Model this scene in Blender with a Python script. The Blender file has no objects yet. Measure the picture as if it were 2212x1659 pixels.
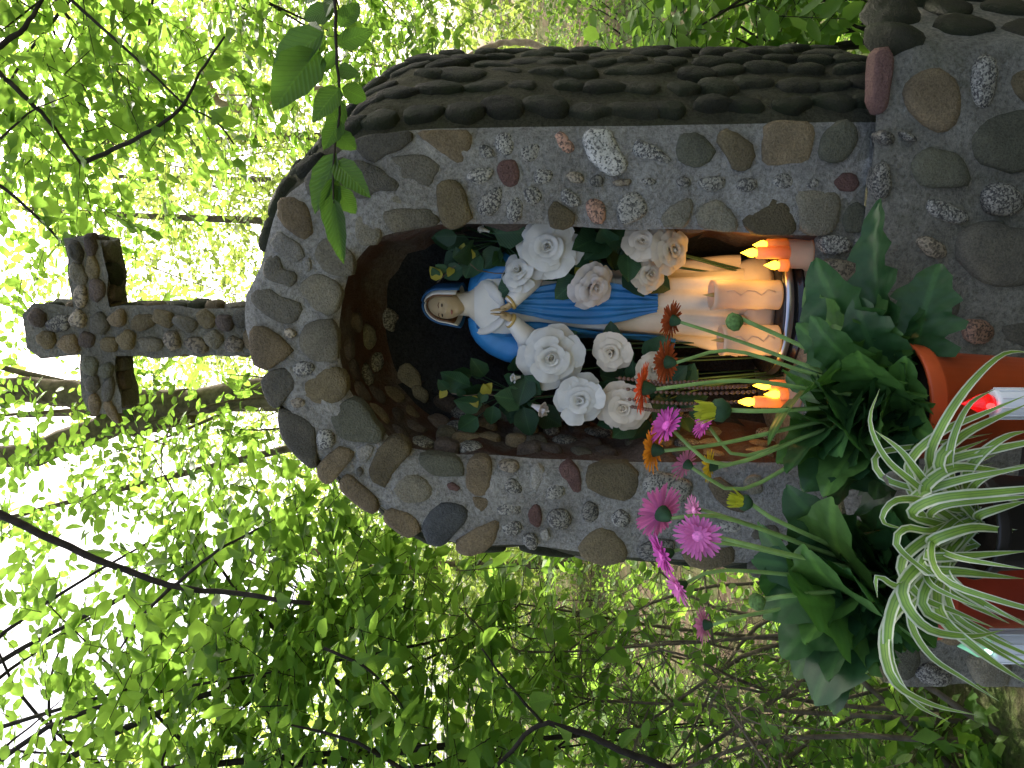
import bpy, math, random
import numpy as np
from mathutils import Vector, Matrix

random.seed(7)
rng = np.random.default_rng(11)
SC = bpy.context.scene
COL = SC.collection
rad = math.radians

# ------------------------------------------------------------------ camera
TH = rad(13.0)                      # the camera stands to the right of the shrine's axis
FPX = 1703.0                        # focal length for a picture 2212 wide
CAM = Vector((0.259, -1.582, 1.55))
DV = Vector((-math.sin(TH), math.cos(TH), 0))
RV = Vector((math.cos(TH), math.sin(TH), 0))
UV = Vector((0, 0, 1))
cd = bpy.data.cameras.new('camera')
cam = bpy.data.objects.new('camera', cd)
COL.objects.link(cam)
cd.sensor_fit = 'HORIZONTAL'
cd.sensor_width = 36.0
cd.lens = 36.0 * FPX / 2212.0
cd.clip_start = 0.05
cd.clip_end = 500
xa, ya = Vector((0, 0, -1)), RV     # the phone was held upright, its picture lies on its side
za = xa.cross(ya)
cam.matrix_world = Matrix(((xa.x, ya.x, za.x, CAM.x), (xa.y, ya.y, za.y, CAM.y), (xa.z, ya.z, za.z, CAM.z), (0, 0, 0, 1)))
SC.camera = cam

# ------------------------------------------------------------------ sky, sun, exposure
SUN_EL, SUN_AZ = rad(50), rad(-14)    # azimuth measured from +Y towards -X
sdir = Vector((-math.sin(SUN_AZ) * math.cos(SUN_EL), math.cos(SUN_AZ) * math.cos(SUN_EL), math.sin(SUN_EL)))
w = bpy.data.worlds.new('World')
SC.world = w
w.use_nodes = True
nt = w.node_tree
bg = nt.nodes['Background']
sky = nt.nodes.new('ShaderNodeTexSky')
sky.sky_type = 'NISHITA'
sky.sun_disc = False
sky.sun_elevation = SUN_EL
sky.sun_rotation = math.atan2(sdir.x, sdir.y)
sky.air_density = 0.65
sky.dust_density = 8.0
sky.ozone_density = 0.2
nt.links.new(sky.outputs[0], bg.inputs[0])
bg.inputs[1].default_value = 0.15
sl = bpy.data.lights.new('sun', 'SUN')
sl.energy = 2.6
sl.angle = rad(0.6)
sl.color = (1.0, 0.95, 0.86)
so = bpy.data.objects.new('sun', sl)
COL.objects.link(so)
so.rotation_euler = sdir.to_track_quat('Z', 'Y').to_euler()
so.location = (0, 0, 30)
vs = SC.view_settings
vs.view_transform = 'Standard'
vs.look = 'None'
vs.gamma = 1
vs.exposure = 2.15
SC.render.engine = 'CYCLES'
cy = SC.cycles
cy.use_denoising = True
cy.max_bounces = 7
cy.diffuse_bounces = 3
cy.glossy_bounces = 2
cy.transmission_bounces = 5
cy.transparent_max_bounces = 8
cy.sample_clamp_indirect = 4.0
cy.caustics_reflective = False
cy.caustics_refractive = False


# ------------------------------------------------------------------ helpers
def ray(x, y):
    return DV + RV * ((829.5 - y) / FPX) + UV * ((1106.0 - x) / FPX)


def at_y(x, y, Y):
    v = ray(x, y)
    return CAM + v * ((Y - CAM.y) / v.y)


def at_d(x, y, d):
    return CAM + ray(x, y) * d


def Z(rx, ry, zx, zy, k=1400.0 / 2212.0):
    return ((rx + zx * k) * 0.553, (ry + zy * k) * 0.553)


def tag(o, label, cat, group=None):
    o['label'] = label
    o['category'] = cat
    if group:
        o['group'] = group
    return o


def empty(name, loc, label=None, cat=None, group=None):
    o = bpy.data.objects.new(name, None)
    COL.objects.link(o)
    o.location = loc
    o.empty_display_size = 0.05
    if label:
        tag(o, label, cat, group)
    return o


def world_of(o):
    m = o.matrix_parent_inverse @ o.matrix_basis if o.parent else o.matrix_basis
    return world_of(o.parent) @ m if o.parent else m.copy()


def put(name, me, mat=None, parent=None, M=None):
    """link a mesh whose coordinates (after M) are world coordinates"""
    o = bpy.data.objects.new(name, me)
    COL.objects.link(o)
    if mat is not None and not me.materials:
        me.materials.append(mat)
    if parent is not None:
        o.parent = parent
        o.matrix_parent_inverse = world_of(parent).inverted()
    if M is not None:
        o.matrix_basis = M
    return o


def mesh(name, verts, faces, smooth=True):
    me = bpy.data.meshes.new(name)
    me.from_pydata([tuple(v) for v in verts], [], faces)
    if smooth:
        me.polygons.foreach_set('use_smooth', [True] * len(me.polygons))
    me.update()
    return me


def mesh_np(name, V, T, smooth=False):
    V = np.ascontiguousarray(V, dtype=np.float32)
    T = np.ascontiguousarray(T, dtype=np.int32)
    me = bpy.data.meshes.new(name)
    me.vertices.add(len(V))
    me.vertices.foreach_set('co', V.ravel())
    n = len(T)
    me.loops.add(n * 3)
    me.loops.foreach_set('vertex_index', T.ravel())
    me.polygons.add(n)
    me.polygons.foreach_set('loop_start', np.arange(0, n * 3, 3, dtype=np.int32))
    if smooth:
        me.polygons.foreach_set('use_smooth', np.ones(n, dtype=bool))
    me.update(calc_edges=True)
    return me


class MB:
    def __init__(self):
        self.v, self.f = [], []

    def add(self, verts, faces):
        k = len(self.v)
        self.v += [Vector(p) for p in verts]
        self.f += [tuple(i + k for i in f) for f in faces]

    def tube(self, pts, radii, n=8, cap=True, ell=1.0):
        pts = [Vector(p) for p in pts]
        k = len(self.v)
        up = Vector((0.13, 0.31, 0.94))
        prev = None
        for i, p in enumerate(pts):
            t = (pts[min(i + 1, len(pts) - 1)] - pts[max(i - 1, 0)]).normalized()
            if prev is None:
                a = t.cross(up)
                if a.length < 0.1:
                    a = t.cross(Vector((1, 0, 0)))
            else:
                a = prev - t * prev.dot(t)
            a.normalize()
            prev = a
            b = t.cross(a)
            r = radii[i] if hasattr(radii, '__len__') else radii
            for j in range(n):
                w_ = 2 * math.pi * j / n
                self.v.append(p + a * (r * math.cos(w_)) + b * (r * ell * math.sin(w_)))
        for i in range(len(pts) - 1):
            for j in range(n):
                q = k + i * n
                self.f.append((q + j, q + (j + 1) % n, q + n + (j + 1) % n, q + n + j))
        if cap:
            self.f.append(tuple(k + j for j in range(n))[::-1])
            q = k + (len(pts) - 1) * n
            self.f.append(tuple(q + j for j in range(n)))

    def lathe(self, c, prof, n=24, axis=Vector((0, 0, 1)), sx=1.0, sy=1.0):
        q = axis.normalized().to_track_quat('Z', 'Y').to_matrix()
        k = len(self.v)
        for (r, z) in prof:
            for j in range(n):
                a = 2 * math.pi * j / n
                self.v.append(Vector(c) + q @ Vector((r * sx * math.cos(a), r * sy * math.sin(a), z)))
        for i in range(len(prof) - 1):
            for j in range(n):
                s = k + i * n
                self.f.append((s + j, s + (j + 1) % n, s + n + (j + 1) % n, s + n + j))

    def ellipsoid(self, c, rx, ry, rz, nu=12, nv=8, M=None):
        k = len(self.v)
        c = Vector(c)
        for i in range(nv + 1):
            th = math.pi * i / nv
            for j in range(nu):
                ph = 2 * math.pi * j / nu
                p = Vector((rx * math.sin(th) * math.cos(ph), ry * math.sin(th) * math.sin(ph), rz * math.cos(th)))
                if M:
                    p = M @ p
                self.v.append(c + p)
        for i in range(nv):
            for j in range(nu):
                s = k + i * nu
                self.f.append((s + j, s + nu + j, s + nu + (j + 1) % nu, s + (j + 1) % nu))

    def box(self, lo, hi):
        (a, b, c), (d, e, f) = lo, hi
        self.add([(a, b, c), (d, b, c), (d, e, c), (a, e, c), (a, b, f), (d, b, f), (d, e, f), (a, e, f)],
                 [(0, 3, 2, 1), (4, 5, 6, 7), (0, 1, 5, 4), (1, 2, 6, 5), (2, 3, 7, 6), (3, 0, 4, 7)])

    def put(self, name, mat, parent=None, smooth=True):
        return put(name, mesh(name, self.v, self.f, smooth), mat, parent)


def catmull(pts, n):
    """resample an open polyline with a smooth curve, n points"""
    P = [Vector(p) for p in pts]
    P = [P[0] * 2 - P[1]] + P + [P[-1] * 2 - P[-2]]
    out = []
    for i in range(1, len(P) - 2):
        for k in range(8):
            t = k / 8
            a, b, c, d = P[i - 1], P[i], P[i + 1], P[i + 2]
            out.append(0.5 * ((2 * b) + (c - a) * t + (2 * a - 5 * b + 4 * c - d) * t * t + (3 * b - a - 3 * c + d) * t ** 3))
    out.append(P[-2])
    L = [0]
    for a, b in zip(out, out[1:]):
        L.append(L[-1] + (b - a).length)
    res, j = [], 0
    for i in range(n):
        s = L[-1] * i / (n - 1)
        while j < len(L) - 2 and L[j + 1] < s:
            j += 1
        t = (s - L[j]) / max(1e-9, L[j + 1] - L[j])
        res.append(out[j].lerp(out[j + 1], min(1, max(0, t))))
    return res


def resample_closed(pts, n, smooth=2, cut=0.22):
    P = [Vector(p) for p in pts]
    for _ in range(smooth):
        Q = []
        for i in range(len(P)):
            a, b = P[i], P[(i + 1) % len(P)]
            Q += [a.lerp(b, cut), a.lerp(b, 1 - cut)]
        P = Q
    P.append(P[0])
    L = [0]
    for a, b in zip(P, P[1:]):
        L.append(L[-1] + (b - a).length)
    res, j = [], 0
    for i in range(n):
        s = L[-1] * i / n
        while L[j + 1] < s:
            j += 1
        t = (s - L[j]) / max(1e-9, L[j + 1] - L[j])
        res.append(P[j].lerp(P[j + 1], t))
    return res


# ------------------------------------------------------------------ materials
def newmat(name):
    m = bpy.data.materials.new(name)
    m.use_nodes = True
    t = m.node_tree
    return m, t, t.nodes['Principled BSDF']


def node(t, kind, **kw):
    n = t.nodes.new(kind)
    for k, v in kw.items():
        setattr(n, k, v)
    return n


def ramp(t, fac, stops):
    r = t.nodes.new('ShaderNodeValToRGB')
    e = r.color_ramp.elements
    while len(e) < len(stops):
        e.new(0.5)
    for q, (p, c) in zip(e, stops):
        q.position = p
        q.color = (*c, 1)
    t.links.new(fac, r.inputs[0])
    return r.outputs[0]


def noise(t, scale, detail=5, rough=0.6, vec=None, dist=0.0):
    n = t.nodes.new('ShaderNodeTexNoise')
    n.inputs['Scale'].default_value = scale
    n.inputs['Detail'].default_value = detail
    n.inputs['Roughness'].default_value = rough
    n.inputs['Distortion'].default_value = dist
    if vec is None:
        g = t.nodes.new('ShaderNodeNewGeometry')
        vec = g.outputs['Position']
    t.links.new(vec, n.inputs['Vector'])
    return n.outputs['Fac']


def bump(t, b, h, strength, dist=0.01):
    n = t.nodes.new('ShaderNodeBump')
    n.inputs['Strength'].default_value = strength
    n.inputs['Distance'].default_value = dist
    t.links.new(h, n.inputs['Height'])
    t.links.new(n.outputs[0], b.inputs['Normal'])


def mixc(t, fac, a, b, mode='MIX'):
    m = t.nodes.new('ShaderNodeMix')
    m.data_type = 'RGBA'
    m.blend_type = mode
    for s, v in ((0, fac), (6, a), (7, b)):
        if isinstance(v, (int, float)):
            m.inputs[s].default_value = v
        elif isinstance(v, tuple):
            m.inputs[s].default_value = (*v, 1)
        else:
            t.links.new(v, m.inputs[s])
    return m.outputs[2]


def plain(name, col, rough=0.6, spec=0.4, var=0.15, scale=30, metal=0.0, bmp=0.0):
    m, t, b = newmat(name)
    n = noise(t, scale, 4)
    lo = tuple(c * (1 - var) for c in col)
    hi = tuple(min(1, c * (1 + var)) for c in col)
    t.links.new(ramp(t, n, [(0.3, lo), (0.7, hi)]), b.inputs['Base Color'])
    b.inputs['Roughness'].default_value = rough
    b.inputs['Specular IOR Level'].default_value = spec
    b.inputs['Metallic'].default_value = metal
    if bmp:
        bump(t, b, noise(t, scale * 3, 6), bmp, 0.004)
    return m


def stone_mat(name, col, var=0.3, rough=0.75, moss=0.0):
    """smooth river stone: faint banding, blotches, tone changes from stone to stone"""
    m, t, b = newmat(name)
    oi = t.nodes.new('ShaderNodeObjectInfo')
    lo = tuple(c * (1 - var) for c in col)
    hi = tuple(c * (1 + var) for c in col)
    base = ramp(t, oi.outputs['Random'], [(0, lo), (0.5, col), (1, hi)])
    n1 = noise(t, 9, 6, 0.65, dist=0.6)
    c1 = mixc(t, 1.0, base, ramp(t, n1, [(0.25, (0.5, 0.5, 0.5)), (0.5, (0.95, 0.95, 0.93)), (0.75, (1.4, 1.36, 1.25))]), 'MULTIPLY')
    n2 = noise(t, 260, 3, 0.7)
    c2 = mixc(t, 1.0, c1, ramp(t, n2, [(0.3, (0.6, 0.6, 0.6)), (0.65, (1.25, 1.25, 1.25))]), 'MULTIPLY')
    if moss:
        n3 = noise(t, 14, 6, 0.7)
        f = ramp(t, n3, [(0.42, (0, 0, 0)), (0.62, (moss, moss, moss))])
        c2 = mixc(t, f, c2, (0.022, 0.03, 0.009))
    t.links.new(c2, b.inputs['Base Color'])
    b.inputs['Roughness'].default_value = rough
    b.inputs['Specular IOR Level'].default_value = 0.25
    hs = t.nodes.new('ShaderNodeMath')
    hs.operation = 'ADD'
    t.links.new(n2, hs.inputs[0])
    t.links.new(noise(t, 55, 6, 0.7, dist=0.8), hs.inputs[1])
    bump(t, b, hs.outputs[0], 0.8, 0.009)
    return m


def granite_mat(name, dark, light, mid=0.5, scale=330):
    m, t, b = newmat(name)
    oi = t.nodes.new('ShaderNodeObjectInfo')
    v = t.nodes.new('ShaderNodeTexVoronoi')
    v.inputs['Scale'].default_value = scale
    g = t.nodes.new('ShaderNodeNewGeometry')
    t.links.new(g.outputs['Position'], v.inputs['Vector'])
    n = noise(t, scale * 0.9, 4, 0.75)
    sep = t.nodes.new('ShaderNodeSeparateColor')
    t.links.new(v.outputs['Color'], sep.inputs[0])
    mth = t.nodes.new('ShaderNodeMath')
    mth.operation = 'ADD'
    t.links.new(sep.outputs[0], mth.inputs[0])
    t.links.new(n, mth.inputs[1])
    md = t.nodes.new('ShaderNodeMath')
    md.operation = 'MULTIPLY'
    md.inputs[1].default_value = 0.5
    t.links.new(mth.outputs[0], md.inputs[0])
    midc = tuple((a + c) * 0.45 for a, c in zip(dark, light))
    c = ramp(t, md.outputs[0], [(mid - 0.14, dark), (mid, midc), (mid + 0.16, light)])
    tone = ramp(t, oi.outputs['Random'], [(0, (0.55, 0.53, 0.47)), (0.6, (0.95, 0.93, 0.88)), (1, (1.2, 1.2, 1.18))])
    big = ramp(t, noise(t, 22, 3), [(0.3, (0.75, 0.75, 0.75)), (0.7, (1.1, 1.1, 1.1))])
    c = mixc(t, 1.0, mixc(t, 1.0, c, tone, 'MULTIPLY'), big, 'MULTIPLY')
    t.links.new(c, b.inputs['Base Color'])
    b.inputs['Roughness'].default_value = 0.7
    bump(t, b, md.outputs[0], 0.4, 0.003)
    return m


def mortar_mat(name, col, green=0.15):
    m, t, b = newmat(name)
    n1 = noise(t, 5, 6, 0.65)
    n2 = noise(t, 120, 7, 0.8)
    c = ramp(t, n1, [(0.3, tuple(k * 0.62 for k in col)), (0.7, tuple(k * 1.2 for k in col))])
    c = mixc(t, 1.0, c, ramp(t, n2, [(0.33, (0.42, 0.42, 0.4)), (0.5, (0.95, 0.95, 0.95)), (0.68, (1.4, 1.4, 1.38))]), 'MULTIPLY')
    f = ramp(t, noise(t, 11, 6, 0.7), [(0.5, (0, 0, 0)), (0.72, (green, green, green))])
    c = mixc(t, f, c, (0.08, 0.09, 0.035))
    t.links.new(c, b.inputs['Base Color'])
    b.inputs['Roughness'].default_value = 0.92
    b.inputs['Specular IOR Level'].default_value = 0.15
    ad = t.nodes.new('ShaderNodeMath')
    ad.operation = 'ADD'
    t.links.new(n2, ad.inputs[0])
    t.links.new(noise(t, 30, 5, 0.7), ad.inputs[1])
    bump(t, b, ad.outputs[0], 0.9, 0.014)
    return m


def leaf_mat(name, stops, trans, tcol, rough=0.5, veins=0.0):
    m, t, b = newmat(name)
    out = t.nodes['Material Output']
    g = t.nodes.new('ShaderNodeNewGeometry')
    oi = t.nodes.new('ShaderNodeObjectInfo')
    ad = t.nodes.new('ShaderNodeMath')
    ad.operation = 'ADD'
    t.links.new(g.outputs['Random Per Island'], ad.inputs[0])
    t.links.new(oi.outputs['Random'], ad.inputs[1])
    fr = t.nodes.new('ShaderNodeMath')
    fr.operation = 'FRACT'
    t.links.new(ad.outputs[0], fr.inputs[0])
    c = ramp(t, fr.outputs[0], stops)
    c = mixc(t, 1.0, c, ramp(t, noise(t, 60, 3), [(0.3, (0.8, 0.8, 0.8)), (0.7, (1.15, 1.15, 1.1))]), 'MULTIPLY')
    if veins:
        tc = t.nodes.new('ShaderNodeTexCoord')
        sp = t.nodes.new('ShaderNodeSeparateXYZ')
        t.links.new(tc.outputs['Object'], sp.inputs[0])
        ab = node(t, 'ShaderNodeMath', operation='ABSOLUTE')
        t.links.new(sp.outputs[1], ab.inputs[0])
        mu = node(t, 'ShaderNodeMath', operation='MULTIPLY_ADD')
        t.links.new(ab.outputs[0], mu.inputs[0])
        mu.inputs[1].default_value = -0.9
        t.links.new(sp.outputs[0], mu.inputs[2])
        sn = node(t, 'ShaderNodeMath', operation='MULTIPLY')
        t.links.new(mu.outputs[0], sn.inputs[0])
        sn.inputs[1].default_value = 75.0
        si = node(t, 'ShaderNodeMath', operation='SINE')
        t.links.new(sn.outputs[0], si.inputs[0])
        ve = ramp(t, si.outputs[0], [(0.0, (1, 1, 1)), (0.75, (1, 1, 1)), (1.0, (1 - veins, 1 - veins, 1 - veins))])
        mr = ramp(t, ab.outputs[0], [(0.0, (1.6, 1.5, 1.3)), (0.012, (1.5, 1.45, 1.3)), (0.022, (1, 1, 1))])
        c = mixc(t, 1.0, mixc(t, 1.0, c, ve, 'MULTIPLY'), mr, 'MULTIPLY')
        bump(t, b, si.outputs[0], veins, 0.003)
    t.links.new(c, b.inputs['Base Color'])
    b.inputs['Roughness'].default_value = rough
    b.inputs['Specular IOR Level'].default_value = 0.3
    tr = t.nodes.new('ShaderNodeBsdfTranslucent')
    t.links.new(mixc(t, 0.72, c, tcol), tr.inputs['Color'])
    mx = t.nodes.new('ShaderNodeMixShader')
    mx.inputs[0].default_value = trans
    t.links.new(b.outputs[0], mx.inputs[1])
    t.links.new(tr.outputs[0], mx.inputs[2])
    t.links.new(mx.outputs[0], out.inputs['Surface'])
    return m


def emit_mat(name, col, strength):
    m, t, b = newmat(name)
    b.inputs['Base Color'].default_value = (*col, 1)
    b.inputs['Emission Color'].default_value = (*col, 1)
    b.inputs['Emission Strength'].default_value = strength
    return m


def soft_mat(name, col, trans=0.25, rough=0.7, var=0.08, tcol=None):
    """thin cloth or petal"""
    m, t, b = newmat(name)
    out = t.nodes['Material Output']
    oi = t.nodes.new('ShaderNodeObjectInfo')
    lo = tuple(c * (1 - var) for c in col)
    hi = tuple(min(1, c * (1 + var)) for c in col)
    c = ramp(t, oi.outputs['Random'], [(0, lo), (1, hi)])
    c = mixc(t, 1.0, c, ramp(t, noise(t, 45, 4), [(0.3, (0.9, 0.9, 0.9)), (0.7, (1.05, 1.05, 1.05))]), 'MULTIPLY')
    t.links.new(c, b.inputs['Base Color'])
    b.inputs['Roughness'].default_value = rough
    b.inputs['Specular IOR Level'].default_value = 0.2
    tr = t.nodes.new('ShaderNodeBsdfTranslucent')
    if tcol:
        tr.inputs['Color'].default_value = (*tcol, 1)
    else:
        t.links.new(c, tr.inputs['Color'])
    mx = t.nodes.new('ShaderNodeMixShader')
    mx.inputs[0].default_value = trans
    t.links.new(b.outputs[0], mx.inputs[1])
    t.links.new(tr.outputs[0], mx.inputs[2])
    t.links.new(mx.outputs[0], out.inputs['Surface'])
    return m


ST = {
    'g': stone_mat('stone_grey_brown', (0.2, 0.182, 0.125)),
    'l': stone_mat('stone_pale_grey', (0.3, 0.285, 0.235)),
    'b': stone_mat('stone_brown', (0.2, 0.155, 0.088)),
    'o': stone_mat('stone_olive_brown', (0.185, 0.15, 0.08)),
    'd': stone_mat('stone_dark_grey', (0.128, 0.12, 0.09)),
    'u': stone_mat('stone_blue_grey', (0.1, 0.108, 0.105)),
    'v': stone_mat('stone_green_grey', (0.15, 0.15, 0.1)),
    'r': stone_mat('stone_purple_red', (0.155, 0.088, 0.07)),
    'm': stone_mat('stone_mossy_shaded', (0.034, 0.034, 0.02), var=0.5, moss=0.8),  # moss, with the shade of the right side put into the colour
    'i': stone_mat('stone_dark_brown', (0.115, 0.09, 0.068)),  # dark brown stones, mostly for the niche interior
    's': granite_mat('granite_grey', (0.045, 0.043, 0.037), (0.31, 0.3, 0.245)),
    'S': granite_mat('granite_white', (0.07, 0.07, 0.062), (0.48, 0.47, 0.4), 0.42, 280),
    'p': granite_mat('granite_pink', (0.09, 0.06, 0.045), (0.5, 0.29, 0.19), 0.42, 300),
    't': granite_mat('granite_tan', (0.09, 0.075, 0.05), (0.34, 0.29, 0.2), 0.45, 260),
}
M_MORTAR = mortar_mat('mortar_grey', (0.42, 0.405, 0.345))
M_MORTAR_D = mortar_mat('mortar_weathered', (0.31, 0.298, 0.235), 0.5)
M_MORTAR_M = mortar_mat('mortar_mossy_shaded', (0.095, 0.092, 0.056), 0.6)  # mossy mortar, darkened further to carry the right side's shade
M_INSIDE = mortar_mat('mortar_inside_brown', (0.17, 0.135, 0.105), 0.05)  # brown mortar inside the niche, darker than the front
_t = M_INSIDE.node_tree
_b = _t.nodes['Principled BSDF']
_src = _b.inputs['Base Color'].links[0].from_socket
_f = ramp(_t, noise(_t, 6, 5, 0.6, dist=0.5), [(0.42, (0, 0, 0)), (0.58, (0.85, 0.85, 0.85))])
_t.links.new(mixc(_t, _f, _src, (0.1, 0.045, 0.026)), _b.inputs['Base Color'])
M_BACK_DARK = mortar_mat('back_wall_dark', (0.04, 0.043, 0.044), 0.05)  # near-black blue-grey for the deepest faces of the vault
M_WHITE = plain('paint_white', (0.72, 0.69, 0.6), 0.5, 0.4, 0.06, 25)
M_CREAM = plain('paint_cream', (0.66, 0.58, 0.43), 0.5, 0.4, 0.1, 18)
M_BLUE = plain('paint_blue', (0.03, 0.2, 0.44), 0.38, 0.5, 0.22, 14)
M_NAVY = plain('paint_dark_blue', (0.025, 0.1, 0.22), 0.45, 0.4, 0.2, 14)
M_SKIN = plain('paint_skin', (0.5, 0.37, 0.2), 0.5, 0.4, 0.1, 40)
M_HAIR = plain('paint_brown_hair', (0.2, 0.1, 0.045), 0.55, 0.3, 0.3, 60)
M_EYE = plain('paint_eye', (0.03, 0.02, 0.015), 0.4)
M_LIP = plain('paint_lip', (0.36, 0.13, 0.09), 0.5)
M_GOLD = plain('paint_gold', (0.5, 0.34, 0.1), 0.4)
M_ROSE = soft_mat('rose_white', (0.72, 0.7, 0.61), 0.22)
M_ROSE2 = soft_mat('rose_cream', (0.74, 0.64, 0.47), 0.22)
M_ROSE3 = soft_mat('rose_blush', (0.72, 0.66, 0.6), 0.22)
M_RLEAF = leaf_mat('rose_leaf', [(0, (0.018, 0.05, 0.022)), (1, (0.04, 0.1, 0.04))], 0.15, (0.1, 0.25, 0.05), veins=0.14)
M_YLEAF = leaf_mat('rose_leaf_yellow', [(0, (0.3, 0.28, 0.03)), (1, (0.42, 0.36, 0.05))], 0.25, (0.5, 0.45, 0.05))
M_STEM = plain('stem_green', (0.2, 0.33, 0.09), 0.5, 0.3, 0.2, 40)
M_BARK = plain('bark_brown', (0.13, 0.105, 0.07), 0.95, 0.1, 0.5, 18, bmp=1.0)
M_BARK_D = plain('bark_dark', (0.035, 0.03, 0.024), 0.9, 0.1, 0.4, 30, bmp=0.8)
M_BARK_P = plain('bark_pale', (0.3, 0.23, 0.15), 0.9, 0.1, 0.3, 22, bmp=0.8)
M_LEAF = leaf_mat('beech_leaf', [(0, (0.035, 0.1, 0.012)), (0.5, (0.055, 0.14, 0.016)), (1, (0.1, 0.19, 0.02))], 0.55, (0.36, 0.6, 0.08))
M_LEAF_F = leaf_mat('wood_leaf', [(0, (0.07, 0.14, 0.015)), (0.5, (0.1, 0.18, 0.02)), (1, (0.16, 0.22, 0.03))], 0.5, (0.44, 0.58, 0.11))
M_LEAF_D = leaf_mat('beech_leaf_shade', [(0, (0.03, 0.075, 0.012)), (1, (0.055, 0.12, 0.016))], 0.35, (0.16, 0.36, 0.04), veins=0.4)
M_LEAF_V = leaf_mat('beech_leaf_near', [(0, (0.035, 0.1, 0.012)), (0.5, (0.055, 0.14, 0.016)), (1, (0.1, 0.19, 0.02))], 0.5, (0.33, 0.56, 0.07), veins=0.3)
M_GLEAF = leaf_mat('gerbera_leaf', [(0, (0.02, 0.06, 0.022)), (0.6, (0.035, 0.1, 0.03)), (1, (0.08, 0.18, 0.036))], 0.2, (0.1, 0.3, 0.03), 0.4, veins=0.1)
M_POT = plain('pot_orange', (0.56, 0.09, 0.022), 0.45, 0.4, 0.14, 12)
M_POT2 = plain('pot_red', (0.46, 0.06, 0.03), 0.45, 0.4, 0.14, 12)
M_SOIL = plain('soil', (0.03, 0.022, 0.015), 0.95, 0.1, 0.4, 50)
M_BLACK = plain('black_gloss', (0.012, 0.012, 0.013), 0.22, 0.5, 0.2, 10)
M_BLACKM = plain('black_plastic', (0.014, 0.014, 0.015), 0.5, 0.4, 0.2, 10)
M_SILVER = plain('silver_trim', (0.5, 0.5, 0.52), 0.3, 0.5, 0.1, 10, metal=1.0)
M_LAMPW = plain('plastic_white', (0.6, 0.63, 0.62), 0.4, 0.4, 0.04, 10)
M_BEAD = plain('wood_bead', (0.16, 0.08, 0.05), 0.4, 0.4, 0.3, 90)
M_WAX = soft_mat('candle_shell', (0.75, 0.66, 0.5), 0.45, 0.35, 0.03, (0.95, 0.72, 0.4))
M_WAX2 = soft_mat('candle_orange_shell', (0.75, 0.5, 0.3), 0.45, 0.4, 0.03, (0.95, 0.5, 0.15))
M_FLAME = emit_mat('flame_yellow', (1.0, 0.48, 0.02), 2.6)
M_DRY = plain('leaf_dry', (0.3, 0.26, 0.2), 0.9, 0.1, 0.4, 90)


# ------------------------------------------------------------------ ground
def ground():
    m, t, b = newmat('forest_floor')
    n1 = noise(t, 1.1, 6, 0.7)
    n2 = noise(t, 26, 6, 0.8)
    c = ramp(t, n2, [(0.25, (0.05, 0.035, 0.022)), (0.5, (0.15, 0.11, 0.075)), (0.75, (0.3, 0.24, 0.18))])
    f = ramp(t, n1, [(0.42, (0, 0, 0)), (0.6, (0.85, 0.85, 0.85))])
    c = mixc(t, f, c, ramp(t, noise(t, 40, 4), [(0.3, (0.02, 0.05, 0.012)), (0.7, (0.09, 0.17, 0.03))]))
    t.links.new(c, b.inputs['Base Color'])
    b.inputs['Roughness'].default_value = 1
    b.inputs['Specular IOR Level'].default_value = 0.05
    bump(t, b, n2, 1.0, 0.05)
    n = 70
    g = np.linspace(-1, 1, n)
    g = np.sign(g) * np.abs(g) ** 2.2 * 160
    X, Y = np.meshgrid(g, g)
    H = 0.06 * np.sin(X * 0.9 + 1) * np.sin(Y * 0.7) + 0.25 * np.sin(X * 0.17) * np.sin(Y * 0.13 + 2)
    far = np.clip((Y - 5) / 40, 0, 1)
    H = H * np.clip((np.hypot(X, Y) - 1.5) / 4, 0, 1) + far * 1.4 - 0.001
    V = np.stack([X, Y, H], -1).reshape(-1, 3)
    idx = np.arange(n * n).reshape(n, n)
    a, b_, c_, d_ = idx[:-1, :-1].ravel(), idx[:-1, 1:].ravel(), idx[1:, 1:].ravel(), idx[1:, :-1].ravel()
    T = np.concatenate([np.stack([a, b_, c_], 1), np.stack([a, c_, d_], 1)])
    o = put('ground', mesh_np('ground', V, T, True), m)
    o['kind'] = 'structure'
    o['label'] = 'brown forest floor of leaf litter with green undergrowth patches'


ground()


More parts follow.
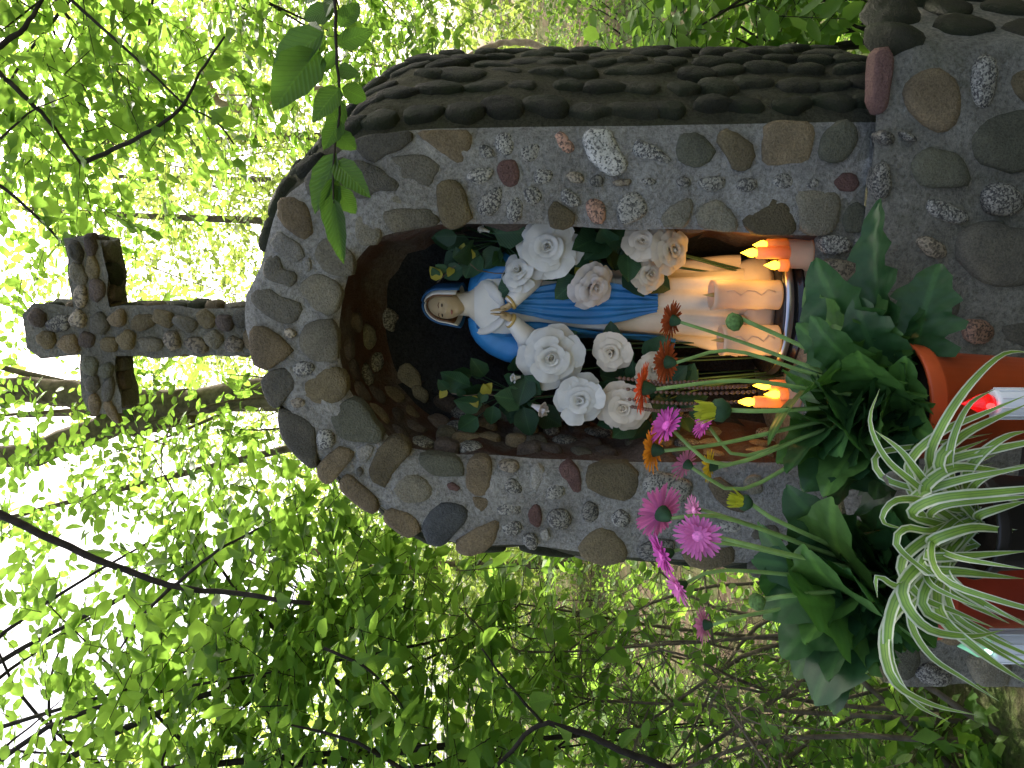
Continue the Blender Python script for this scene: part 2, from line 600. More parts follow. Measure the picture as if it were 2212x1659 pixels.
# ------------------------------------------------------------------ stones
def stone(parent, c, ax, ay, n, pts, h, mat, dome=0.5, sink=0.02, grow=1.0, name='stone'):
    """one rounded stone: outline pts in the (ax, ay) plane round c, standing h proud along n"""
    NS = 20
    P = [p * grow for p in resample_closed([(a, b, 0) for a, b in pts], NS, 2, .22 if dome > .7 else .13)]
    ph = [random.uniform(0, 6.28) for _ in range(4)]
    P = [p * (1 + .022 * math.sin(3 * 6.283 * i / NS + ph[0]) + .018 * math.sin(5 * 6.283 * i / NS + ph[1]) + .014 * math.sin(8 * 6.283 * i / NS + ph[2]) + random.uniform(-.012, .012)) for i, p in enumerate(P)]
    cx = sum(p.x for p in P) / NS
    cyy = sum(p.y for p in P) / NS
    tilt_a, tilt_b = random.uniform(-.3, .3), random.uniform(-.3, .3)
    R = max(abs(p.x - cx) + abs(p.y - cyy) for p in P)
    rings = [(1.02, -sink), (0.99, h * 0.22), (0.92, h * (0.76 - dome * 0.2)), (0.68, h * (1.0 - dome * 0.1)), (0.32, h * 1.02)]
    V, F = [], []
    for k, (s, z) in enumerate(rings):
        for i, p in enumerate(P):
            j = 1 + random.uniform(-.012, .012)
            x, y = cx + (p.x - cx) * s * j, cyy + (p.y - cyy) * s * j
            zz = z
            if k > 0:
                zz = z * (1 + (tilt_a * (x - cx) + tilt_b * (y - cyy)) / R + .10 * math.sin(2 * 6.283 * i / NS + ph[3]) * s) + random.uniform(-.06, .06) * h
            V.append(c + ax * x + ay * y + n * zz)
    V.append(c + ax * cx + ay * cyy + n * (h * 1.03))
    for k in range(len(rings) - 1):
        for j in range(NS):
            q = k * NS
            F.append((q + j, q + (j + 1) % NS, q + NS + (j + 1) % NS, q + NS + j))
    q = (len(rings) - 1) * NS
    for j in range(NS):
        F.append((q + j, q + (j + 1) % NS, len(V) - 1))
    if ax.cross(ay).dot(n) * poly_area(P) < 0:
        F = [f[::-1] for f in F]
    return put(name, mesh(name, V, F), mat, parent)


def poly_area(P):
    return 0.5 * sum(P[i].x * P[(i + 1) % len(P)].y - P[(i + 1) % len(P)].x * P[i].y for i in range(len(P)))


def blob(rx, ry, k=8, irr=0.16, rot=0.0, sq=0.0):
    out = []
    ph = random.uniform(0, 6.28)
    for i in range(k):
        a = 2 * math.pi * i / k + random.uniform(-.22, .22)
        r = 1 + random.uniform(-irr, irr) + sq * abs(math.sin(2 * (a + ph)))
        x, y = rx * r * math.cos(a), ry * r * math.sin(a)
        out.append((x * math.cos(rot) - y * math.sin(rot), x * math.sin(rot) + y * math.cos(rot)))
    return out


# outline of the niche's front, read from the photograph and laid on the front plane
OUT = [(1885, 1226), (1750, 1226), (1600, 1222), (1450, 1215), (1300, 1205), (1200, 1192), (1100, 1184), (1010, 1184),
       (940, 1168), (880, 1138), (800, 1083), (740, 1044), (700, 1012), (660, 972), (625, 920), (600, 866), (578, 815),
       (548, 772), (530, 735), (524, 690), (526, 640), (545, 606), (562, 570), (578, 506), (603, 434), (648, 396), (715, 338),
       (765, 302), (830, 286), (900, 279), (1000, 275), (1200, 272), (1400, 270), (1600, 266), (1750, 263), (1885, 262), (1985, 261)]
INN = [(1752, 1004), (1600, 1004), (1400, 1003), (1250, 999), (1100, 990), (980, 986), (900, 976), (850, 960), (815, 925),
       (780, 886), (752, 846), (735, 790), (729, 737), (731, 685), (740, 632), (757, 580), (790, 536), (823, 512), (860, 501),
       (950, 485), (1020, 484), (1100, 484), (1183, 485), (1246, 490), (1358, 497), (1473, 495), (1596, 502), (1700, 508), (1752, 509)]
NT = 96
Pout = catmull([at_y(x, y, 0) for x, y in OUT], NT)
Pin = catmull([at_y(x, y, 0) for x, y in INN], NT)
Z_TOP_BASE = at_y(1885, 262, 0).z
Z_SILL = 0.5 * (Pin[0].z + Pin[-1].z)
Pin[0].z = Pin[-1].z = Z_SILL
XL, XR = Pin[0].x, Pin[-1].x
DEP_IN, DEP_OUT = 0.36, 0.44
CEN = Vector(((XL + XR) / 2, 0, 1.35))
print('niche', [round(v, 3) for v in (Pout[0].x, Pout[-1].x, Z_TOP_BASE, XL, XR, Z_SILL, max(p.z for p in Pout), max(p.z for p in Pin))])


def flare(i):
    """how far the body spreads sideways towards its back"""
    t = i / (NT - 1)
    p = Pout[i]
    k = min(1, max(0, (2.12 - p.z) / 0.35))
    return (0.21 if t > 0.55 else -0.10) * k ** 0.8


def p_outer(t, s):
    f = t * (NT - 1)
    i = min(NT - 2, int(f))
    u = f - i
    p = Pout[i].lerp(Pout[i + 1], u)
    fx = flare(i) * (1 - u) + flare(i + 1) * u
    bul = 0.02 * math.sin(math.pi * min(1, s))
    q = Vector((p.x + fx * s ** 0.85, DEP_OUT * s, p.z))
    out = Vector((q.x - CEN.x, 0, max(0, q.z - 1.5))).normalized()
    return q + out * bul


def p_inner(t, s):
    f = t * (NT - 1)
    i = min(NT - 2, int(f))
    u = f - i
    p = Pin[i].lerp(Pin[i + 1], u)
    q = CEN.lerp(Vector((p.x, 0, p.z)), 1 - 0.05 * s - 0.5 * s ** 5)
    if t < 0.02 or t > 0.98:
        q.z = min(q.z, Z_SILL)
    return Vector((q.x, DEP_IN * s, max(q.z, Z_SILL) if s > 0 else p.z))


def frame_of(fn, t, s, inward=False):
    c = fn(t, s)
    a = (fn(min(1, t + .01), s) - fn(max(0, t - .01), s)).normalized()
    b = (fn(t, min(1, s + .02)) - fn(t, max(0, s - .02))).normalized()
    n = a.cross(b).normalized()
    b = n.cross(a)
    ref = Vector((c.x - CEN.x, 0, c.z - CEN.z))
    if (n.dot(ref) > 0) == inward:
        n = -n
    return c, a, b, n


def wob(p, a=0.004, k=19):
    return a * (math.sin(p.x * k + p.z * 7) + math.sin(p.z * k * 1.3 + 2 + p.x * 11) + math.sin((p.x - p.z) * k * 2.1))


def niche():
    root = empty('stone_niche', (CEN.x, 0.15, Z_TOP_BASE),
                 'arched fieldstone niche with grey mortar housing the statue', 'shrine')
    # front face of the mortar, with the rounded rim to the opening
    K = 9
    V, F = [], []
    for i in range(NT):
        for k in range(K):
            s = k / (K - 1)
            p = Pin[i].lerp(Pout[i], s)
            edge = 0.016 * (max(0, (s - 0.86) / 0.14) ** 2 + max(0, (0.10 - s) / 0.10) ** 2)
            V.append(Vector((p.x, edge + 0.6 * wob(p) + (random.uniform(-.004, .003) if 0 < k < K - 1 else 0), p.z)))
    for i in range(NT - 1):
        for k in range(K - 1):
            q = i * K + k
            F.append((q, q + 1, q + K + 1, q + K))
    put('mortar_face', mesh('mortar_face', V, F), M_MORTAR, root)
    # sill below the opening
    V, F = [], []
    nx, nz = 14, 5
    for i in range(nx):
        for k in range(nz):
            x = XL + (XR - XL) * i / (nx - 1)
            bl, br = Pout[0], Pout[-1]
            zz = Z_TOP_BASE + (Z_SILL - Z_TOP_BASE) * k / (nz - 1)
            xb = bl.x + (br.x - bl.x) * i / (nx - 1)
            xx = xb + (x - xb) * k / (nz - 1)
            V.append(Vector((xx, 0.6 * wob(Vector((xx, 0, zz))) + (0.012 if k == nz - 1 else 0), zz)))
    for i in range(nx - 1):
        for k in range(nz - 1):
            q = i * nz + k
            F.append((q, q + nz, q + nz + 1, q + 1))
    put('sill_face', mesh('sill_face', V, F), M_MORTAR_D, root)
    # outer shell and back
    V, F = [], []
    K = 8
    n2 = NT
    for i in range(n2):
        for k in range(K):
            p = p_outer(i / (n2 - 1), k / (K - 1))
            if k == 0:
                V.append(Vector((Pout[i].x, 0.016 + 0.6 * wob(Pout[i]), Pout[i].z)))
                continue
            V.append(p + Vector((wob(p), 0, wob(p) * .5)))
    for i in range(n2 - 1):
        for k in range(K - 1):
            q = i * K + k
            F.append((q, q + 1, q + K + 1, q + K))
    F.append(tuple(i * K + K - 1 for i in range(n2)))
    put('mortar_shell', mesh('mortar_shell', V, F), M_MORTAR_M, root)
    # interior
    V, F = [], []
    K = 14
    for i in range(n2):
        for k in range(K):
            p = p_inner(i / (n2 - 1), (k / (K - 1)) ** .8)
            if k == 0:
                p = Vector((Pin[i].x, 0.016 + 0.6 * wob(Pin[i]), Pin[i].z))
            o = wob(p, 0.006, 25) if 0 < k else 0
            V.append(p + Vector((o, 0, o * .4)))
    for i in range(n2 - 1):
        for k in range(K - 1):
            q = i * K + k
            F.append((q, q + K, q + K + 1, q + 1))
    F.append(tuple(i * K + K - 1 for i in range(n2))[::-1])
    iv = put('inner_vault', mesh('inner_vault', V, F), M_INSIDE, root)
    iv.data.materials.append(M_BACK_DARK)
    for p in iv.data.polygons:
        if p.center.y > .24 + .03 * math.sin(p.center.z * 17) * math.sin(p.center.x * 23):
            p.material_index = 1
    fl = MB()
    fl.add([(XL - .01, 0.012, Z_SILL), (XR + .01, 0.012, Z_SILL), (XR + .01, DEP_IN + .02, Z_SILL), (XL - .01, DEP_IN + .02, Z_SILL)], [(0, 1, 2, 3)])
    fl.put('niche_floor', M_MORTAR_D, root, False)
    return root


NICHE = niche()
R2, R3, R4, R6, R9, R10 = (1000, 0), (2000, 0), (2900, 0), (900, 700), (900, 1500), (2200, 1500)
FRONT = [
    (R2, 'd', [(600, 870), (690, 835), (950, 810), (960, 860), (900, 920), (800, 960), (720, 1005), (650, 960), (600, 900)]),
    (R2, 'b', [(1000, 830), (1010, 810), (1310, 800), (1325, 920), (1260, 1020), (1200, 980), (1080, 900)]),
    (R2, 'd', [(835, 980), (880, 965), (1040, 955), (1100, 990), (1140, 1040), (1095, 1090), (1080, 1150), (960, 1130), (870, 1075)]),
    (R2, 'd', [(600, 990), (680, 1005), (800, 1060), (880, 1120), (885, 1160), (850, 1185), (740, 1175), (700, 1230), (600, 1215), (540, 1100)]),
    (R2, 'd', [(300, 1100), (390, 1010), (520, 970), (560, 1060), (520, 1190), (400, 1240), (320, 1200)]),
    (R2, 'g', [(780, 1250), (850, 1200), (930, 1190), (1040, 1235), (960, 1250), (880, 1275)]),
    (R2, 'g', [(770, 1310), (860, 1285), (1080, 1290), (1120, 1350), (1120, 1390), (1000, 1410), (860, 1435), (790, 1380)]),
    (R2, 'o', [(1110, 1160), (1160, 1120), (1240, 1115), (1290, 1180), (1310, 1280), (1330, 1340), (1280, 1390), (1200, 1415), (1140, 1370), (1120, 1260)]),
    (R2, 's', [(1370, 900), (1420, 890), (1470, 930), (1470, 970), (1400, 980)]),
    (R2, 's', [(1480, 830), (1560, 815), (1590, 880), (1580, 950), (1530, 960), (1480, 920)]),
    (R2, 's', [(1625, 930), (1660, 885), (1740, 880), (1758, 930), (1720, 1000), (1650, 1000)]),
    (R2, 'S', [(1300, 1080), (1340, 1040), (1430, 1035), (1470, 1060), (1440, 1110), (1390, 1140), (1310, 1120)]),
    (R2, 'r', [(1485, 1040), (1520, 990), (1600, 990), (1625, 1050), (1620, 1130), (1580, 1160), (1530, 1150), (1500, 1090)]),
    (R2, 's', [(1710, 1090), (1740, 1030), (1800, 1025), (1835, 1070), (1810, 1130), (1730, 1140)]),
    (R2, 's', [(1370, 1240), (1440, 1170), (1500, 1150), (1525, 1190), (1520, 1270), (1460, 1330), (1380, 1330)]),
    (R2, 's', [(1640, 1200), (1680, 1150), (1740, 1160), (1770, 1210), (1740, 1260), (1680, 1260)]),
    (R2, 's', [(1540, 1280), (1580, 1215), (1640, 1220), (1655, 1290), (1620, 1370), (1560, 1370)]),
    (R2, 'o', [(1800, 1310), (1840, 1240), (1920, 1280), (1970, 1330), (1960, 1390), (1900, 1420), (1820, 1400)]),
    (R2, 'p', [(1845, 830), (1890, 810), (1930, 850), (1970, 910), (1950, 945), (1890, 940), (1850, 900)]),
    (R6, 'b', [(300, 130), (380, 110), (470, 160), (500, 260), (510, 330), (470, 378), (400, 340), (330, 290), (295, 230)]),
    (R6, 'd', [(200, 560), (230, 480), (300, 470), (330, 560), (400, 570), (410, 620), (370, 665), (290, 640), (220, 610)]),
    (R6, 'l', [(240, 390), (300, 320), (430, 400), (460, 470), (400, 520), (330, 470), (280, 450)]),
    (R6, 'l', [(450, 520), (480, 480), (505, 510), (495, 560), (465, 570)]),
    (R6, 'l', [(580, 250), (610, 235), (640, 290), (620, 310)]),
    (R6, 'g', [(520, 440), (560, 375), (640, 370), (740, 440), (765, 520), (740, 590), (680, 605), (590, 570), (530, 500)]),
    (R6, 'g', [(780, 230), (850, 215), (920, 270), (930, 350), (900, 400), (800, 410), (770, 330)]),
    (R6, 'g', [(430, 660), (500, 590), (580, 590), (660, 640), (690, 710), (660, 800), (610, 840), (520, 800), (450, 720)]),
    (R6, 'd', [(125, 730), (180, 680), (240, 670), (300, 720), (420, 760), (445, 820), (400, 880), (320, 890), (240, 850), (160, 790)]),
    (R6, 'b', [(120, 960), (150, 910), (210, 910), (300, 970), (385, 1050), (340, 1110), (230, 1170), (150, 1150), (120, 1050)]),
    (R6, 'g', [(425, 1000), (460, 900), (540, 870), (630, 865), (660, 980), (665, 1110), (600, 1128), (500, 1110), (430, 1050)]),
    (R6, 't', [(330, 930), (370, 920), (410, 950), (390, 985), (340, 970)]),
    (R6, 's', [(385, 1150), (420, 1125), (500, 1130), (527, 1160), (500, 1200), (430, 1225), (390, 1190)]),
    (R6, 'd', [(195, 1230), (260, 1180), (340, 1165), (400, 1210), (420, 1260), (370, 1320), (290, 1415), (230, 1380), (200, 1300)]),
    (R6, 'o', [(440, 1270), (510, 1220), (610, 1160), (680, 1180), (720, 1240), (725, 1310), (660, 1370), (590, 1400), (510, 1370), (450, 1320)]),
    (R6, 't', [(365, 1370), (410, 1340), (465, 1360), (460, 1400), (400, 1415)]),
    (R6, 'l', [(480, 1400), (510, 1395), (560, 1455), (530, 1470)]),
    (R9, 'd', [(290, 170), (360, 165), (450, 210), (530, 270), (525, 420), (530, 500), (510, 530), (400, 440), (330, 350), (295, 230)]),
    (R9, 's', [(535, 300), (570, 275), (620, 285), (648, 330), (640, 370), (590, 405), (550, 405), (535, 360)]),
    (R9, 'v', [(620, 160), (700, 100), (780, 100), (840, 150), (890, 230), (940, 290), (930, 355), (820, 355), (720, 350), (650, 290)]),
    (R9, 'b', [(530, 520), (590, 450), (680, 385), (750, 410), (755, 450), (690, 530), (630, 610), (580, 610), (540, 570)]),
    (R9, 'l', [(785, 400), (830, 375), (885, 385), (870, 440), (830, 490), (780, 460)]),
    (R9, 'd', [(775, 530), (800, 512), (822, 540), (800, 575), (778, 560)]),
    (R9, 'o', [(860, 510), (920, 400), (970, 340), (1030, 325), (1100, 380), (1105, 430), (1040, 500), (990, 570), (950, 640), (880, 600), (855, 550)]),
    (R9, 'b', [(670, 630), (710, 560), (750, 570), (830, 640), (900, 700), (915, 770), (870, 800), (800, 760), (720, 700)]),
    (R9, 'g', [(1010, 640), (1070, 560), (1150, 560), (1220, 600), (1255, 660), (1200, 720), (1100, 735), (1040, 710)]),
    (R9, 'v', [(1155, 440), (1230, 430), (1400, 455), (1440, 500), (1430, 565), (1330, 570), (1240, 560), (1190, 510)]),
    (R9, 'b', [(1465, 490), (1520, 450), (1590, 455), (1612, 500), (1605, 600), (1590, 685), (1520, 685), (1455, 640), (1455, 560)]),
    (R9, 'b', [(1490, 697), (1600, 702), (1600, 740), (1550, 790), (1510, 750)]),
    (R9, 'r', [(1335, 620), (1370, 605), (1420, 640), (1400, 660), (1350, 650)]),
    (R9, 'u', [(1180, 880), (1230, 790), (1300, 740), (1400, 735), (1470, 790), (1440, 860), (1380, 920), (1340, 980), (1280, 1005), (1210, 960)]),
    (R9, 'b', [(940, 820), (990, 770), (1080, 785), (1150, 840), (1172, 910), (1110, 950), (1040, 920), (970, 870)]),
    (R9, 'b', [(1395, 990), (1430, 940), (1540, 880), (1650, 840), (1660, 880), (1620, 980), (1560, 1040), (1470, 1060), (1410, 1040)]),
    (R9, 't', [(1650, 490), (1700, 470), (1780, 480), (1780, 520), (1740, 550), (1670, 530)]),
    (R9, 's', [(1690, 610), (1740, 570), (1800, 620), (1800, 670), (1740, 680), (1695, 650)]),
    (R9, 'l', [(1850, 520), (1900, 490), (1940, 520), (1920, 600), (1890, 660), (1850, 620)]),
    (R9, 'r', [(2025, 510), (2090, 480), (2150, 520), (2165, 590), (2160, 660), (2120, 675), (2090, 620), (2040, 570)]),
    (R9, 'S', [(1945, 650), (1990, 605), (2060, 620), (2065, 680), (2010, 715), (1950, 700)]),
    (R9, 'r', [(1835, 800), (1870, 740), (1910, 750), (1925, 840), (1900, 885), (1850, 860)]),
    (R9, 's', [(1640, 740), (1700, 715), (1790, 740), (1800, 800), (1700, 815), (1645, 790)]),
    (R9, 's', [(1670, 870), (1740, 830), (1790, 850), (1795, 910), (1740, 945), (1680, 910)]),
    (R9, 's', [(1950, 810), (2010, 765), (2090, 790), (2110, 850), (2060, 900), (1980, 890)]),
    (R9, 's', [(1800, 940), (1860, 910), (1900, 960), (1890, 1020), (1830, 1020)]),
    (R9, 'l', [(1910, 920), (1950, 890), (1980, 950), (1930, 970)]),
    (R10, 'o', [(140, 570), (170, 510), (250, 490), (400, 495), (460, 540), (470, 600), (440, 680), (390, 715), (250, 695), (170, 650)]),
    (R10, 'S', [(480, 600), (560, 540), (700, 570), (800, 600), (780, 680), (720, 740), (600, 710), (500, 660)]),
    (R10, 's', [(115, 760), (160, 725), (215, 750), (220, 810), (180, 860), (120, 840)]),
    (R10, 's', [(290, 810), (340, 770), (400, 790), (420, 840), (380, 885), (310, 870)]),
    (R10, 'o', [(100, 1000), (160, 920), (240, 880), (320, 920), (380, 980), (395, 1060), (330, 1105), (240, 1115), (130, 1080)]),
    (R10, 's', [(450, 800), (500, 780), (540, 820), (520, 870), (460, 850)]),
    (R10, 's', [(470, 1000), (560, 960), (680, 960), (690, 1020), (640, 1080), (500, 1090), (460, 1040)]),
    (R10, 'b', [(900, 620), (960, 570), (1060, 640), (1150, 740), (1120, 800), (1020, 770), (930, 700)]),
    (R10, 'g', [(1115, 600), (1170, 560), (1220, 570), (1230, 670), (1160, 680), (1120, 650)]),
    (R10, 'o', [(740, 1050), (860, 1000), (1050, 1000), (1060, 1090), (900, 1150), (780, 1120)]),
    (R10, 's', [(690, 860), (780, 820), (810, 890), (720, 910)]),
    (R10, 'S', [(930, 860), (1050, 840), (1110, 880), (1050, 920), (950, 900)]),
    (R10, 'g', [(1150, 900), (1300, 860), (1360, 960), (1250, 1040), (1150, 1000)]),
    (R10, 'd', [(1150, 1120), (1300, 1080), (1370, 1150), (1280, 1210), (1170, 1190)]),
    (R3, 'S', [(430, 840), (500, 800), (600, 790), (650, 900), (720, 1040), (660, 1080), (590, 1080), (490, 1000), (450, 920)]),
    (R3, 's', [(740, 930), (770, 850), (820, 880), (900, 910), (990, 990), (940, 1010), (850, 980), (790, 980)]),
    (R3, 'v', [(1015, 900), (1050, 830), (1130, 815), (1200, 860), (1255, 930), (1230, 990), (1150, 1030), (1080, 1020), (1020, 980)]),
    (R3, 'o', [(1265, 860), (1310, 790), (1380, 820), (1480, 890), (1500, 970), (1460, 1040), (1370, 1050), (1330, 970), (1280, 900)]),
    (R3, 'b', [(1560, 790), (1600, 755), (1820, 750), (1865, 790), (1850, 900), (1810, 1010), (1680, 1015), (1550, 1010), (1550, 900)]),
    (R3, 'v', [(1890, 960), (1910, 850), (2000, 760), (2060, 740), (2130, 800), (2125, 890), (2060, 980), (1960, 1010)]),
    (R3, 't', [(325, 1080), (370, 1055), (440, 1070), (440, 1130), (370, 1130)]),
    (R3, 's', [(480, 1110), (530, 1070), (570, 1110), (550, 1155), (490, 1150)]),
    (R3, 't', [(615, 1120), (680, 1105), (740, 1105), (730, 1145), (640, 1150)]),
    (R3, 's', [(790, 1110), (840, 1090), (900, 1120), (870, 1145), (810, 1140)]),
    (R3, 's', [(1010, 1110), (1060, 1085), (1105, 1110), (1090, 1160), (1030, 1150)]),
    (R3, 'S', [(1150, 1110), (1230, 1085), (1315, 1100), (1310, 1160), (1230, 1185), (1160, 1160)]),
    (R3, 's', [(1385, 1130), (1430, 1095), (1510, 1110), (1510, 1160), (1440, 1190), (1390, 1170)]),
    (R3, 's', [(1610, 1110), (1660, 1065), (1740, 1090), (1740, 1140), (1680, 1170), (1620, 1150)]),
    (R3, 's', [(1790, 1110), (1840, 1085), (1895, 1110), (1880, 1160), (1810, 1165)]),
    (R3, 'r', [(1980, 1130), (2050, 1060), (2120, 1080), (2145, 1140), (2110, 1180), (2020, 1180)]),
    (R3, 's', [(300, 1190), (340, 1160), (420, 1220), (420, 1270), (360, 1280), (310, 1240)]),
    (R3, 'p', [(450, 1250), (500, 1225), (570, 1250), (580, 1330), (550, 1390), (480, 1360)]),
    (R3, 'S', [(640, 1280), (700, 1200), (770, 1180), (830, 1260), (830, 1320), (750, 1370), (680, 1390)]),
    (R3, 'g', [(920, 1340), (990, 1260), (1090, 1225), (1120, 1250), (1100, 1340), (1060, 1405), (950, 1400)]),
    (R3, 'g', [(1130, 1320), (1180, 1260), (1270, 1235), (1340, 1290), (1390, 1360), (1390, 1420), (1280, 1430), (1170, 1400)]),
    (R3, 'o', [(1415, 1380), (1480, 1290), (1600, 1220), (1680, 1250), (1740, 1350), (1750, 1430), (1680, 1455), (1500, 1440)]),
    (R3, 'g', [(1755, 1190), (1800, 1175), (1990, 1185), (2015, 1230), (2010, 1380), (1960, 1440), (1860, 1450), (1770, 1400)]),
    (R3, 'v', [(2040, 1370), (2060, 1280), (2130, 1250), (2190, 1290), (2200, 1400), (2140, 1440), (2060, 1430)]),
]
R8 = (2800, 800)
K8 = 1200.0 / 2212.0
SILL8 = [('s', [(740, 250), (800, 215), (950, 230), (960, 330), (850, 360), (760, 340)]),
         ('s', [(980, 240), (1060, 230), (1100, 310), (1040, 350), (990, 320)]),
         ('t', [(720, 470), (780, 390), (950, 400), (1090, 430), (1060, 500), (950, 560), (830, 550)]),
         ('s', [(790, 620), (860, 590), (930, 680), (900, 770), (830, 720)]),
         ('g', [(960, 620), (1080, 600), (1110, 720), (1010, 780), (950, 720)]),
         ('t', [(700, 860), (830, 830), (900, 930), (800, 1000), (700, 950)]),
         ('g', [(940, 860), (1080, 840), (1100, 970), (1000, 1020), (930, 950)]),
         ('v', [(700, 1060), (860, 1050), (900, 1180), (780, 1220)]),
         ('b', [(940, 1080), (1080, 1060), (1110, 1200), (980, 1230)]),
         ('s', [(720, 1290), (860, 1260), (880, 1380), (760, 1400)]),
         ('o', [(930, 1290), (1090, 1270), (1100, 1420), (960, 1430)])]


def front_stone(parent, disp, mat, Y, extra=0.0):
    P = [at_y(x, y, Y) for x, y in disp]
    c = sum(P, Vector()) / len(P)
    size = math.sqrt(abs(poly_area([Vector((p.x, p.z, 0)) for p in P])))
    gran = mat in 'sSpt'
    h = (0.004 + size * (0.14 if gran else 0.06)) * random.uniform(0.75, 1.25) + extra
    stone(parent, c, Vector((1, 0, 0)), Vector((0, 0, 1)), Vector((0, -1, 0)),
          [(p.x - c.x, p.z - c.z) for p in P], h, ST[mat], 0.9 if gran else 0.4, 0.022, 1.06)


for reg, mt, pts in FRONT:
    front_stone(NICHE, [Z(*reg, a, b) for a, b in pts], mt, 0.0)
for mt, pts in SILL8:
    front_stone(NICHE, [Z(*R8, a, b, K8) for a, b in pts], mt, 0.0)


def surface_stones(fn, parent, t0, t1, s0, s1, nt, ns, la, lb, mats, inward, h, skip=0.0):
    for i in range(nt):
        for k in range(ns):
            if random.random() < skip:
                continue
            t = t0 + (t1 - t0) * (i + 0.5 + (0.25 if k % 2 else -0.25) + random.uniform(-.18, .18)) / nt
            s = s0 + (s1 - s0) * (k + 0.5 + random.uniform(-.15, .15)) / ns
            c, a, b, n = frame_of(fn, min(.995, max(.005, t)), s, inward)
            stone(parent, c, a, b, n, blob(la * random.uniform(.75, 1.1), lb * random.uniform(.75, 1.1), 8, .28, random.uniform(-.35, .35)),
                  h * random.uniform(.7, 1.4), ST[random.choice(mats)], 0.8, 0.02)


surface_stones(p_outer, NICHE, 0.56, 0.995, 0.03, 0.98, 17, 6, 0.05, 0.029, 'm', False, 0.011)
surface_stones(p_outer, NICHE, 0.02, 0.46, 0.04, 0.98, 9, 3, 0.085, 0.06, 'mmdv', False, 0.012)
surface_stones(p_inner, NICHE, 0.005, 0.52, 0.1, 0.8, 20, 4, 0.034, 0.027, 'iigsb', True, 0.011, 0.15)


